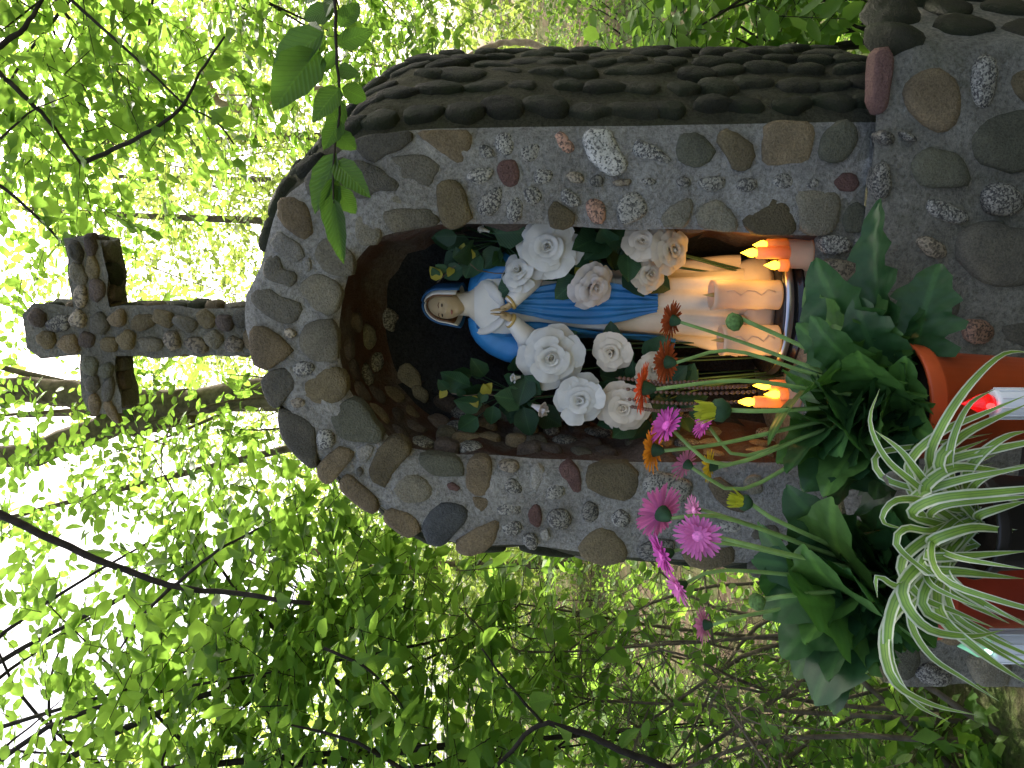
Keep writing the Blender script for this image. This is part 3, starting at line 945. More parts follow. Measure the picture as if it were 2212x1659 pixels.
# ------------------------------------------------------------------ base of the shrine
def base():
    root = empty('foundation_wall', (-0.1, 0.2, 0), 'broad fieldstone base with thick grey mortar under the niche', 'wall')
    Yf = -0.035
    pr = at_y(1905, 100, Yf)
    pl = at_y(1905, 1492, Yf)
    xr, xl = pr.x, pl.x
    zt = Z_TOP_BASE + 0.004
    print('base', round(xl, 3), round(xr, 3), round(zt, 3))

    def top(x):
        k = max(0, (x - (xr - .06)) / .06)
        return zt - 0.02 * k * k - .15 * max(0, min(1, (-.3 - x) / .4)) ** 1.3
    V, F = [], []
    # the wall runs from the left return, along the front, to the right wing that turns back
    path = [(xl - .02, .6), (xl - .02, .4), (xl - .01, .1), (xl + .0, Yf + .02)]
    nfx = 40
    path += [(xl + (xr - xl) * (i + .4) / nfx, Yf) for i in range(nfx)]
    path += [(xr + .01, Yf + .015), (xr + .06, Yf + .10), (xr + .13, Yf + .22), (xr + .2, Yf + .34), (xr + .27, Yf + .46), (xr + .1, .6)]
    nz = 24
    tops = []
    for i, (x, y) in enumerate(path):
        zt_i = top(min(x, xr)) - max(0, min(.3, (x - xr)) * .62)
        if x > xr - .2 and y > Yf + .05:
            zt_i -= .35 * (y - Yf - .05)
        tops.append(zt_i)
        for k in range(nz):
            z = zt_i * k / (nz - 1)
            p = Vector((x, y, z))
            d = wob(p, .005, 13)
            V.append(Vector((x, y + d + (.012 if k == nz - 1 else 0), z)))
    for i in range(len(path) - 1):
        for k in range(nz - 1):
            q = i * nz + k
            F.append((q, q + nz, q + nz + 1, q + 1))
    F.append(tuple(i * nz + nz - 1 for i in range(len(path))))
    bd = put('mortar_body', mesh('mortar_body', V, F), M_MORTAR_D, root)
    bd.data.materials.append(M_MORTAR_M)
    bd.data.polygons[len(bd.data.polygons) - 1].material_index = 1
    BS = [(R4, 'r', [(800, 340), (850, 300), (910, 310), (920, 400), (900, 560), (880, 680), (840, 705), (790, 630), (795, 500)]),
          (R4, 'b', [(1000, 540), (1060, 460), (1180, 420), (1300, 480), (1340, 600), (1330, 720), (1280, 790), (1200, 820), (1110, 760), (1020, 660)]),
          (R4, 's', [(1410, 460), (1440, 370), (1510, 330), (1555, 400), (1555, 560), (1500, 680), (1420, 660), (1400, 560)]),
          (R4, 'o', [(1640, 490), (1700, 420), (1860, 400), (1880, 600), (1760, 640), (1680, 590)]),
          (R4, 'v', [(1390, 870), (1450, 770), (1560, 710), (1760, 680), (1850, 800), (1830, 980), (1750, 1040), (1650, 1060), (1480, 1020), (1410, 950)]),
          (R4, 'v', [(1040, 1030), (1090, 940), (1170, 910), (1320, 950), (1380, 1040), (1410, 1140), (1250, 1155), (1080, 1150)]),
          (R4, 's', [(1470, 1220), (1530, 1130), (1640, 1130), (1730, 1210), (1720, 1300), (1620, 1340), (1520, 1310)]),
          (R4, 's', [(1110, 1290), (1150, 1220), (1260, 1250), (1400, 1320), (1370, 1380), (1240, 1370)]),
          (R4, 's', [(800, 1080), (850, 990), (890, 1010), (915, 1120), (890, 1220), (830, 1230), (800, 1160)]),
          (R4, 's', [(820, 830), (870, 800), (940, 840), (930, 890), (860, 900)]),
          (R4, 's', [(960, 800), (1080, 850), (1060, 880), (980, 860)]),
          (R4, 't', [(1060, 1480), (1140, 1450), (1250, 1520), (1260, 1590), (1150, 1590)]),
          (R4, 'd', [(1320, 1460), (1430, 1390), (1560, 1370), (1700, 1420), (1850, 1430), (1880, 1600), (1760, 1750), (1560, 1760), (1400, 1700), (1330, 1600)])]
    B8 = [('d', [(1400, 800), (1480, 640), (1620, 590), (1730, 640), (1740, 760), (1640, 880), (1500, 960), (1400, 900)]),
          ('p', [(1760, 880), (1820, 820), (1930, 830), (1990, 900), (1950, 990), (1830, 1000), (1770, 950)]),
          ('d', [(2020, 880), (2100, 830), (2330, 800), (2350, 980), (2230, 1030), (2080, 980)]),
          ('g', [(1180, 880), (1330, 840), (1370, 980), (1240, 1040)]), ('v', [(1180, 640), (1340, 600), (1360, 760), (1220, 800)])]
    for reg, mt, pts in BS:
        front_stone(root, [Z(*reg, a, b) for a, b in pts], mt, Yf, .006)
    for mt, pts in B8:
        front_stone(root, [Z(*R8, a, b, K8) for a, b in pts], mt, Yf, .006)
    K12 = 1000.0 / 2212.0
    for mt, pts in [('v', [(880, 560), (960, 480), (1150, 490), (1280, 600), (1310, 720), (1250, 850), (1150, 890), (1000, 780), (920, 680)]),
                    ('s', [(1260, 850), (1340, 740), (1480, 780), (1600, 860), (1540, 930), (1350, 930)]),
                    ('g', [(1700, 700), (1900, 640), (2100, 760), (2050, 940), (1800, 930)]),
                    ('b', [(1400, 300), (1650, 280), (1750, 480), (1600, 600), (1400, 520)])]:
        front_stone(root, [Z(3000, 2250, a, b, K12) for a, b in pts], mt, Yf, .006)
    # the rest of the front, hidden by the pots or below the picture
    ax, az, an = Vector((1, 0, 0)), Vector((0, 0, 1)), Vector((0, -1, 0))
    for r in range(3):
        x = xl + .1
        while x < xr - .08:
            wd = random.uniform(.06, .1)
            stone(root, Vector((x + wd / 2, Yf, .1 + r * .16 + random.uniform(-.02, .02))), ax, az, an, blob(wd * .8, .062, 8, .12), .018, ST[random.choice('vgbdso')], .6)
            x += wd * 2 + .02
    x = xl + .3
    while x < xr - .75:
        stone(root, Vector((x, Yf, random.uniform(.62, .74))), ax, az, an, blob(.06, .05, 8, .15), .016, ST[random.choice('vgbs')], .6)
        x += .16
    # right wing
    for i in range(5):
        for r in range(6):
            f = (i + .5 + random.uniform(-.15, .15)) / 5
            c = Vector((xr + .02 + .25 * f, Yf + .03 + .43 * f, .06 + r * .125 + random.uniform(-.02, .02)))
            if c.z > zt - .62 * .25 * f - .05:
                continue
            stone(root, c, Vector((.5, .866, 0)), az, Vector((.866, -.5, 0)), blob(.052, .054, 8, .18), .012, ST['m'], .7)
    # crest stones on the shoulder of the wing
    for i in range(4):
        f = i / 3
        c = Vector((xr + .02 + .2 * f, Yf + .04 + .33 * f, zt - .02 - .13 * f))
        stone(root, c, Vector((.75, .65, 0)).normalized(), Vector((-.3, .35, .88)).normalized(), Vector((.2, -.3, .9)).normalized(),
              blob(.055, .045, 8, .15), .018, ST['m'], .8)
    return root


base()


# ------------------------------------------------------------------ cross on top
def cross():
    Y0 = 0.10
    b = at_y(560, 716, Y0)
    root = empty('stone_cross', (b.x, Y0 + .05, b.z - .05), 'small fieldstone cross standing on the crown of the arch', 'cross')
    dep = 0.085
    top = at_y(62, 712, Y0)
    pw = (at_y(300, 672, Y0) - at_y(300, 764, Y0)).x / 2
    xc = b.x
    ar = at_y(185, 522, Y0)
    al = at_y(228, 885, Y0)
    zc = (at_y(180, 600, Y0).z + at_y(222, 800, Y0).z) / 2
    ah = (at_y(150, 716, Y0).z - at_y(217, 716, Y0).z) / 2 * .98
    zlo = b.z - .12
    path = [(-pw, zlo), (-pw, zc - ah), (al.x - xc, zc - ah), (al.x - xc, zc + ah), (-pw, zc + ah), (-pw * 1.15, top.z - .02), (-pw * .7, top.z),
            (pw * .7, top.z), (pw * 1.15, top.z - .02), (pw, zc + ah), (ar.x - xc, zc + ah), (ar.x - xc, zc - ah), (pw, zc - ah), (pw, zlo)]
    # walk the outline with short steps so that the edge is uneven
    P = []
    for i in range(len(path)):
        a, c = Vector((*path[i], 0)), Vector((*path[(i + 1) % len(path)], 0))
        n = max(1, int((c - a).length / .03))
        P += [a.lerp(c, j / n) for j in range(n)]
    V, F = [], []
    n = len(P)
    rows = [(0.93, 0.0), (1.0, 0.012), (1.03, dep * .5), (1.0, dep - .012), (.93, dep)]
    off = [random.uniform(-.004, .006) for _ in P]
    for s, y in rows:
        for k, p in enumerate(P):
            a, c = P[k - 1], P[(k + 1) % n]
            d = Vector((c - a))
            nrm = Vector((d.y, -d.x, 0)).normalized()
            o = (s - 1) * .12 + off[k]
            V.append(Vector((xc + p.x - nrm.x * -o, Y0 + y, p.y - nrm.y * -o)))
    for r in range(len(rows) - 1):
        for k in range(n):
            F.append((r * n + k, r * n + (k + 1) % n, (r + 1) * n + (k + 1) % n, (r + 1) * n + k))
    F.append(tuple(range(n))[::-1])
    F.append(tuple((len(rows) - 1) * n + k for k in range(n)))
    put('mortar_core', mesh('mortar_core', V, F, False), M_MORTAR_D, root)
    ax, az, fr = Vector((1, 0, 0)), Vector((0, 0, 1)), Vector((0, -1, 0))

    def st(x, y, z, a, c, nn, rx, ry, mats='dgbstovi', h=.011):
        stone(root, Vector((x, y, z)), a, c, nn, blob(rx * random.uniform(1.0, 1.35), ry * random.uniform(1.0, 1.3), 7, .2, random.uniform(-.5, .5)),
              h * random.uniform(.8, 1.6), ST[random.choice(mats)], .6, .012)
    # post: two columns of stones on the front, one on each side
    z = zlo + .09
    k = 0
    while z < top.z - .02:
        r = random.uniform(.018, .026)
        sh = pw * .12 * (1 if k % 2 else -1)
        st(xc - pw * .48 + sh, Y0, z, ax, az, fr, pw * .42, r)
        st(xc + pw * .5 + sh, Y0, z + r * .6, ax, az, fr, pw * .4, r)
        st(xc + pw, Y0 + dep * .5, z, Vector((0, 1, 0)), az, ax, dep * .34, r, 'mmdb')
        st(xc - pw, Y0 + dep * .5, z, Vector((0, 1, 0)), az, -ax, dep * .34, r, 'mmdb')
        z += r * 2.05
        k += 1
    for e, sg in ((ar.x, 1), (al.x, -1)):
        x = xc + sg * (pw + .03)
        while abs(x - xc) < abs(e - xc) - .008:
            r = random.uniform(.02, .027)
            st(x, Y0, zc + ah * .5, ax, az, fr, r, ah * .44)
            st(x + r * .5 * sg, Y0, zc - ah * .5, ax, az, fr, r, ah * .42)
            st(x, Y0 + dep * .5, zc - ah, ax, Vector((0, 1, 0)), -az, r, dep * .32, 'ddmi')
            st(x, Y0 + dep * .5, zc + ah, ax, Vector((0, 1, 0)), az, r, dep * .32, 'mmdb')
            x += sg * r * 1.9
        st(e, Y0 + dep * .5, zc, Vector((0, 1, 0)), az, ax * sg, dep * .38, ah * .7, 'db')
    print('cross', round(pw, 3), round(zc, 3), round(ah, 3), round(top.z, 3), round(ar.x - xc, 3), round(al.x - xc, 3))


cross()


# ------------------------------------------------------------------ statue
def statue():
    base_c = at_y(1590, 662, 0.20)
    topz = at_y(915, 665, 0.20).z
    z0 = base_c.z
    H = topz - z0
    X0, Y0 = base_c.x, 0.20
    root = empty('statue', (X0, Y0, PLINTH_TOP), 'painted statue of a veiled woman praying in white dress and blue mantle', 'statue')
    sec = [(0, .100, .078), (.05, .097, .076), (.15, .088, .07), (.3, .079, .064), (.45, .073, .059), (.56, .069, .055), (.64, .066, .052),
           (.7, .072, .05), (.76, .082, .047), (.8, .08, .044), (.825, .06, .04), (.84, .036, .034), (.86, .026, .027), (.9, .026, .027)]

    def sect(f):
        for (a, r1, s1), (b, r2, s2) in zip(sec, sec[1:]):
            if a <= f <= b:
                t = (f - a) / (b - a)
                return r1 + (r2 - r1) * t, s1 + (s2 - s1) * t
        return sec[-1][1:]

    def pt(ph, f, off=0.0, fold=1.0):
        """ph = 0 faces the viewer"""
        rx, ry = sect(f)
        amp = .11 * max(0, 1 - f * 1.25) * fold
        k = 1 + amp * (math.sin(9 * ph + 4 * f) + .6 * math.sin(5 * ph - 6 * f + 1) + .35 * math.sin(17 * ph + 2))
        lean = .012 * math.sin(f * 3.0)
        return Vector((X0 + lean + (rx * k + off) * math.sin(ph), Y0 - (ry * k + off) * math.cos(ph), z0 + H * f))

    def patch(name, mat, phs, fs, off, fold=1.0, parent=root, closed=False):
        V, F = [], []
        n = len(phs[0]) if isinstance(phs[0], (list, tuple)) else len(phs)
        for i, f in enumerate(fs):
            row = phs[i] if isinstance(phs[0], (list, tuple)) else phs
            for j, ph in enumerate(row):
                o = off(i, j) if callable(off) else off
                V.append(pt(ph, f, o, fold))
        m = len(fs)
        for i in range(m - 1):
            for j in range(n if closed else n - 1):
                F.append((i * n + j, i * n + (j + 1) % n, (i + 1) * n + (j + 1) % n, (i + 1) * n + j))
        return put(name, mesh(name, V, F), mat, parent)
    # body in the white dress
    fs = [i / 40 * .9 for i in range(41)]
    patch('dress', M_CREAM, [2 * math.pi * j / 72 for j in range(72)], fs, 0, 1.0, closed=True)
    # white bodice and upper skirt over the cream hem
    fs = [.40 + i / 20 * .435 for i in range(21)]
    patch('tunic', M_WHITE, [2 * math.pi * j / 60 for j in range(60)], fs, .0025, 1.0, closed=True)
    # blue mantle hanging down the back and the sides
    fs = [.30 + i / 36 * .53 for i in range(37)]
    rows = []
    for f in fs:
        o = 1.15 - .35 * max(0, (f - .55) / .28) + .12 * math.sin(f * 9)
        rows.append([o + (2 * math.pi - 2 * o) * j / 40 for j in range(41)])
    patch('mantle', M_NAVY, rows, fs, lambda i, j: .009 + .004 * math.sin(j * 1.3 + i * .25), 1.3)
    # blue front fall, gathered at the waist, running to a point on one side
    fs = [.27 + i / 26 * .47 for i in range(27)]
    rows = []
    for f in fs:
        k = (f - .27) / .47
        lo = -.20 - .42 * math.sin(math.pi * min(1, k * 1.05)) * (1 if k < .8 else .9)
        hi = .32 + .62 * math.sin(math.pi * min(1, k * .9)) * .62 - .1 * k
        lo, hi = lo * .95 + .02, hi
        rows.append([lo + (hi - lo) * j / 26 for j in range(27)])
    patch('front_fall', M_BLUE, rows, fs, lambda i, j: .0075 + .0028 * math.sin(j * 1.25 + i * .10), 1.2)
    # second pleat of the fall on the other side
    fs = [.2 + i / 20 * .48 for i in range(21)]
    rows = []
    for f in fs:
        k = (f - .2) / .48
        lo = -1.2 + .1 * k
        rows.append([lo + (.22 + .4 * k) * j / 10 for j in range(11)])
    patch('side_fall', M_BLUE, rows, fs, lambda i, j: .010 + .003 * math.sin(j * 1.3), 1.2)

    def L(x, y, f):
        return Vector((X0 + x, Y0 + y, z0 + H * f))
    # shoulders of the mantle, sleeves and hands
    for s in (-1, 1):
        m = MB()
        m.tube(catmull([L(s * .02, .005, .835), L(s * .062, .0, .80), L(s * .088, -.01, .74), L(s * .094, -.022, .675), L(s * .084, -.03, .64)], 12),
               [.02, .026, .03, .032, .033, .034, .034, .035, .035, .034, .03, .02], 14)
        m.put('mantle_sleeve', M_BLUE, root)
        m = MB()
        m.tube(catmull([L(s * .088, -.03, .655), L(s * .066, -.06, .665), L(s * .04, -.078, .695), L(s * .018, -.086, .722)], 10),
               [.018, .027, .029, .028, .025, .023, .021, .019, .017, .015], 14)
        sv = m.put('sleeve', M_WHITE, root)
        m = MB()
        m.tube([L(s * .021, -.085, .718), L(s * .0185, -.0865, .7235)], [.0175, .0165], 14)
        m.put('cuff', M_GOLD, sv)
        m = MB()
        c = L(s * .006, -.088, .735)
        m.tube(catmull([L(s * .016, -.087, .72), L(s * .009, -.089, .735), L(s * .006, -.092, .752)], 7), [.009, .0095, .0098, .0098, .0095, .009, .008], 10, ell=.62)
        for k in range(4):
            q = (k - 1.5) * .0038
            tp = .785 - abs(k - 1.4) * .006
            m.tube([L(s * .0055, -.092 + q, .75), L(s * .0045, -.094 + q, .768), L(s * .003, -.095 + q, tp)], [.0028, .0026, .0014], 6)
        m.tube([L(s * .006, -.097, .735), L(s * .005, -.103, .748), L(s * .004, -.104, .757)], [.003, .0028, .0016], 6)
        m.put('hand', M_SKIN, root)
    # white scarf crossing the breast
    m = MB()
    m.tube(catmull([L(-.052, -.012, .83), L(-.045, -.034, .79), L(-.028, -.05, .755), L(-.006, -.056, .735)], 10), [.011, .013, .014, .014, .014, .014, .013, .012, .01, .006], 10, ell=.6)
    m.tube(catmull([L(.052, -.012, .83), L(.047, -.034, .79), L(.032, -.05, .765), L(.010, -.056, .745)], 10), [.011, .014, .016, .017, .017, .016, .015, .013, .01, .006], 10, ell=.6)
    m.put('scarf', M_WHITE, root)
    # head: one skin-coloured mesh with brow, nose, cheeks and chin
    hc = L(.004, -.008, .922)
    yaw, pit = rad(-16), rad(-12)
    HM = Matrix.Rotation(yaw, 3, 'Z') @ Matrix.Rotation(pit, 3, 'X')
    V, F = [], []
    nu, nv = 36, 28
    hw, hd, hh = .0305, .036, .0445
    for i in range(nv + 1):
        th = math.pi * i / nv
        for j in range(nu):
            ph = 2 * math.pi * j / nu
            d = Vector((math.sin(th) * math.sin(ph), -math.sin(th) * math.cos(ph), math.cos(th)))
            x, y, z = d.x * hw, d.y * hd, d.z * hh
            if z < 0:
                x *= 1 - .30 * (-z / hh) ** 1.5
            if y < 0:
                zz = z / hh
                y *= 1 - .05 * (1 - abs(zz))
                front = math.exp(-(x / .0055) ** 2)
                nose = front * max(0, 1 - abs((zz + .12) / .26)) * (1.25 if zz < -.05 else .9)
                y -= .0075 * nose
                for s in (-1, 1):
                    y += .0040 * math.exp(-(((x - s * .0118) / .0055) ** 2) - ((zz - .10) / .085) ** 2)
                    y -= .0016 * math.exp(-(((x - s * .0125) / .009) ** 2) - ((zz - .23) / .07) ** 2)
                    y -= .0022 * math.exp(-(((x - s * .016) / .008) ** 2) - ((zz + .22) / .16) ** 2)
                y -= .0030 * math.exp(-((x / .008) ** 2) - ((zz + .44) / .06) ** 2)
                y -= .0040 * math.exp(-((x / .009) ** 2) - ((zz + .74) / .12) ** 2)
            V.append(hc + HM @ Vector((x, y, z)))
    for i in range(nv):
        for j in range(nu):
            F.append((i * nu + j, (i + 1) * nu + j, (i + 1) * nu + (j + 1) % nu, i * nu + (j + 1) % nu))
    head = put('head', mesh('head', V, F), M_SKIN, root)
    for s in (-1, 1):
        e = MB()
        e.ellipsoid(hc + HM @ Vector((s * .0118, -.0302, .0040)), .0048, .0024, .0018, 10, 6, HM)
        e.put('eye', M_EYE, head)
        e = MB()
        e.tube([hc + HM @ Vector((s * x, y, z)) for x, y, z in ((.006, -.0338, .0105), (.0125, -.0325, .0125), (.0185, -.0285, .0105))], [.0009, .0011, .0006], 6)
        e.put('brow', M_HAIR, head)
    e = MB()
    e.ellipsoid(hc + HM @ Vector((0, -.0355, -.0195)), .0062, .0024, .0021, 10, 6, HM)
    e.put('mouth', M_LIP, head)

    def hood(name, mat, rx, ry, rz, o_top, o_low, low, thick, parent, cz=0.0, wave=0.0):
        """a shell round the head, open in front"""
        V, F = [], []
        nr, nc = 22, 33
        for i in range(nr):
            f = i / (nr - 1)
            ang = -.16 + f * 1.9
            z = rz * math.cos(min(math.pi / 2, ang)) if ang < math.pi / 2 else -(ang - math.pi / 2) * low
            k = math.sin(max(.08, min(math.pi / 2, ang)))
            spread = 1 + max(0, ang - math.pi / 2) * .55
            o = o_top + (o_low - o_top) * min(1, f * 1.6)
            for j in range(nc):
                ph = o + (2 * math.pi - 2 * o) * j / (nc - 1)
                wv = 1 + wave * math.sin(j * .8 + i * .2)
                V.append(hc + HM @ Vector((rx * k * spread * math.sin(ph) * wv, .004 - ry * k * spread * math.cos(ph) * wv, cz + z)))
        for i in range(nr - 1):
            for j in range(nc - 1):
                F.append((i * nc + j, i * nc + j + 1, (i + 1) * nc + j + 1, (i + 1) * nc + j))
        o = put(name, mesh(name, V, F), mat, parent)
        sm = o.modifiers.new('thick', 'SOLIDIFY')
        sm.thickness = thick
        return o
    hood('hair', M_HAIR, .0345, .039, .0475, .55, .98, .10, .003, root)
    hood('veil_lining', M_WHITE, .039, .044, .0515, .62, 1.02, .16, .003, root, .001, .01)
    hood('veil', M_NAVY, .0435, .048, .056, .8, 1.22, .20, .004, root, .002, .015)
    # round foot with painted grass and stones below the hem
    m = MB()
    m.lathe((X0, Y0, PLINTH_TOP), [(.0, .0), (.112, 0), (.115, .012), (.108, .03), (.098, z0 - PLINTH_TOP + .004), (0, z0 - PLINTH_TOP + .004)], 32, sy=.86)
    m.put('foot', M_CREAM, root)
    # bare toes peeping out
    m = MB()
    for s in (-1, 1):
        m.ellipsoid(L(s * .022, -.082, .012), .014, .022, .010)
    m.put('toes', M_SKIN, root)


PLINTH_TOP = 0.985


def plinth():
    c = at_y(1700, 668, 0.17)
    root = empty('display_plinth', (c.x, .19, Z_SILL), 'round glossy black plinth with silver band under the statue', 'plinth')
    m = MB()
    h = PLINTH_TOP - Z_SILL
    m.lathe((c.x, .19, Z_SILL), [(0, 0), (.15, 0), (.15, .006), (.142, .01), (.142, h * .4), (.147, h * .5), (.147, h * .9), (.14, h), (0, h)], 48, sy=.95)
    m.put('body', M_BLACK, root)
    m = MB()
    m.lathe((c.x, .19, Z_SILL), [(.1475, h * .52), (.1505, h * .55), (.1505, h * .84), (.1475, h * .88)], 48, sy=.95)
    m.put('band', M_SILVER, root)
    return c


plinth()
statue()


# ------------------------------------------------------------------ candles
def point(name, loc, power, col, parent, r=.012):
    l = bpy.data.lights.new(name, 'POINT')
    l.energy = power
    l.color = col
    l.shadow_soft_size = r
    o = bpy.data.objects.new(name, l)
    COL.objects.link(o)
    o.parent = parent
    o.matrix_parent_inverse = world_of(parent).inverted()
    o.location = loc
    return o


def flame(parent, c, h, r, mat=None):
    m = MB()
    m.lathe(c, [(0, 0), (r * .62, h * .02), (r, h * .28), (r * .86, h * .5), (r * .42, h * .76), (.0004, h)], 12)
    return m.put('flame', mat or M_FLAME, parent)


def pillar(dx, dy, x1, x2, Y, label):
    """clear-shelled flameless pillar candle"""
    c = at_y(x2, dy, Y)
    c.z = PLINTH_TOP + .001
    h = at_y(x1, dy, Y).z - c.z
    r = dx
    root = empty('pillar_candle', c, label, 'candle', 'pillar candles on the plinth')
    m = MB()
    m.lathe(c, [(0, 0), (r, 0), (r * 1.02, .004), (r, .008), (r * .99, h * .9), (r * 1.03, h * .94), (r * 1.02, h), (r * .86, h), (r * .82, h * .9), (0, h * .89)], 28)
    body = m.put('shell', M_WAX, root)
    m = MB()
    for k in range(4):
        a = k * math.pi / 2 + .3
        p = [c + Vector((r * 1.0 * math.sin(a + .22 * math.sin(q * 2.2)), -r * 1.0 * math.cos(a + .22 * math.sin(q * 2.2)), h * (.12 + .1 * q))) for q in range(8)]
        m.tube(p, .0016, 5)
    m.put('scroll_relief', M_WAX, body)
    flame(root, c + Vector((0, 0, h * .9)), .032, .005, M_GOLD)
    point('candle_lamp', c + Vector((0, 0, h * .35)), 0.008, (1, .6, .2), root, .01)


pillar(.031, 637, 1536, 1668, .085, 'cream pillar candle with scroll relief in front of the statue hem')
pillar(.032, 735, 1556, 1668, .075, 'cream pillar candle behind the closed green gerbera bud')


def cluster(cx, cyy, zs, specs, label):
    """joined flameless tapers on one block"""
    c = at_y(cx, cyy, zs)
    root = empty('taper_cluster', (c.x, c.y, Z_SILL), label, 'candles', 'clusters of short taper candles')
    zb = max(Z_SILL + .004, c.z)
    m = MB()
    m.lathe((c.x, c.y, Z_SILL), [(0, 0), (.035, 0), (.036, .004), (.031, .008), (.030, zb - Z_SILL), (0, zb - Z_SILL)], 20)
    m.put('block', M_WAX2, root)
    for (x1, y1, xt) in specs:      # flame tip, flame row, top of its taper
        p = at_y(xt, y1, zs + random.uniform(-.012, .012))
        tip = at_y(x1, y1, p.y)
        m = MB()
        m.lathe((p.x, p.y, zb), [(0, 0), (.013, 0), (.0125, p.z - zb - .002), (.011, p.z - zb), (0, p.z - zb)], 16)
        t = m.put('taper', M_WAX2, root)
        flame(t, Vector((p.x, p.y, p.z - .002)), tip.z - p.z + .002, .0095)
    return root, c


r1, c1 = cluster(1700, 548, .06, [(1600, 546, 1634), (1626, 529, 1655), (1650, 573, 1682)], 'glowing orange taper cluster at the niche corner beside the stone jamb')
point('flame_lamp', c1 + Vector((-.02, .03, .12)), 0.072, (1, .5, .12), r1, .02)
r2, c2 = cluster(1698, 850, .06, [(1626, 833, 1662), (1650, 852, 1682), (1590, 868, 1628)], 'glowing orange taper cluster behind the rosary among gerbera stems')
point('flame_lamp', c2 + Vector((.0, .03, .12)), 0.093, (1, .5, .12), r2, .02)


# ------------------------------------------------------------------ roses
LEAF12 = (np.array([(0, 0, 0), (.22, .24, .02), (.22, 0, -.03), (.22, -.24, .02), (.52, .31, .03), (.52, 0, -.05), (.52, -.31, .03), (.8, .19, .0), (.8, 0, -.06), (.8, -.19, .0), (1, 0, -.08)], float),
          np.array([(0, 2, 1), (0, 3, 2), (1, 2, 5), (1, 5, 4), (2, 3, 6), (2, 6, 5), (4, 5, 8), (4, 8, 7), (5, 6, 9), (5, 9, 8), (7, 8, 10), (8, 9, 10)], int))


def leaf_mesh(name, curl=0.0, serr=0, width=1.0, n=9):
    """leaf along +X with toothed edge, folded on the midrib and curling down"""
    V, F = [], []
    for i in range(n):
        t = i / (n - 1)
        wd = width * .34 * math.sin(math.pi * t ** .82) ** .8 * (1 - .1 * t)
        if serr:
            wd *= 1 + .10 * (i % 2)
        z = -curl * t * t
        V += [(t, wd, z + wd * .25), (t, wd * .5, z + wd * .06), (t, 0, z - .015), (t, -wd * .5, z + wd * .06), (t, -wd, z + wd * .25)]
    for i in range(n - 1):
        for j in range(4):
            q = i * 5 + j
            F.append((q, q + 5, q + 6, q + 1))
    return mesh(name, V, F)


RLM = [leaf_mesh('rose_leaf', c, 1, 1.25, 7) for c in (.15, .35)]
for q in RLM:
    q.materials.append(M_RLEAF)
YLM = leaf_mesh('yellow_leaf', .3, 1, 1.2, 7)
YLM.materials.append(M_YLEAF)


def axes_M(loc, xdir, nrm, s=1.0, sy=None):
    x = Vector(xdir).normalized()
    n = Vector(nrm)
    y = n.cross(x)
    if y.length < 1e-4:
        y = Vector((0, 0, 1)).cross(x)
    y.normalize()
    z = x.cross(y)
    sy = sy or s
    return Matrix(((x.x * s, y.x * sy, z.x * s, loc[0]), (x.y * s, y.y * sy, z.y * s, loc[1]), (x.z * s, y.z * sy, z.z * s, loc[2]), (0, 0, 0, 1)))


def petal_layer(name, az, r0, r1, h0, h1, curl, frill=0.0):
    """a petal wrapped round +Z: half width az, from radius r0 to r1, height h0 to h1"""
    V, F = [], []
    na, nb = 11, 7
    for j in range(nb):
        b = j / (nb - 1)
        for i in range(na):
            a = -1 + 2 * i / (na - 1)
            bb = b * (1 - .15 * abs(a) ** 4 + .02 * math.cos(a * 7) * frill)
            wd = az * (.45 + .55 * math.sin(min(1, bb * 1.25) * math.pi / 2))
            r = r0 + (r1 - r0) * bb ** 1.5 + curl * bb ** 5 + .05 * abs(a) * bb
            z = h0 + (h1 - h0) * math.sin(bb * math.pi / 2) - curl * .9 * bb ** 6 + frill * .055 * bb ** 3 * math.sin(a * 4.3 + frill)
            V.append((r * math.cos(a * wd), r * math.sin(a * wd), z))
    for j in range(nb - 1):
        for i in range(na - 1):
            q = j * na + i
            F.append((q, q + 1, q + na + 1, q + na))
    return mesh(name, V, F)


LAYERS = [(3, petal_layer('petal', 1.9, .10, .012, .3, .66, .0)), (3, petal_layer('petal', 1.7, .09, .07, .12, .66, -.02)), (3, petal_layer('petal', 1.5, .05, .14, .12, .65, .01)), (3, petal_layer('petal', 1.3, .05, .22, .08, .64, .0)),
          (4, petal_layer('petal', 1.05, .06, .36, .05, .62, .05)), (5, petal_layer('petal', .85, .06, .55, .02, .56, .10, .6)),
          (5, petal_layer('petal', .75, .07, .78, .0, .42, .16, 1)), (6, petal_layer('petal', .62, .08, 1.0, -.03, .22, .14, 1))]
BUD = [(3, petal_layer('petal', 1.7, .03, .12, .1, .95, -.02)), (4, petal_layer('petal', 1.3, .1, .26, .0, .9, .02)), (4, petal_layer('petal', .95, .1, .36, -.02, .75, .06))]
ROSEM = {}


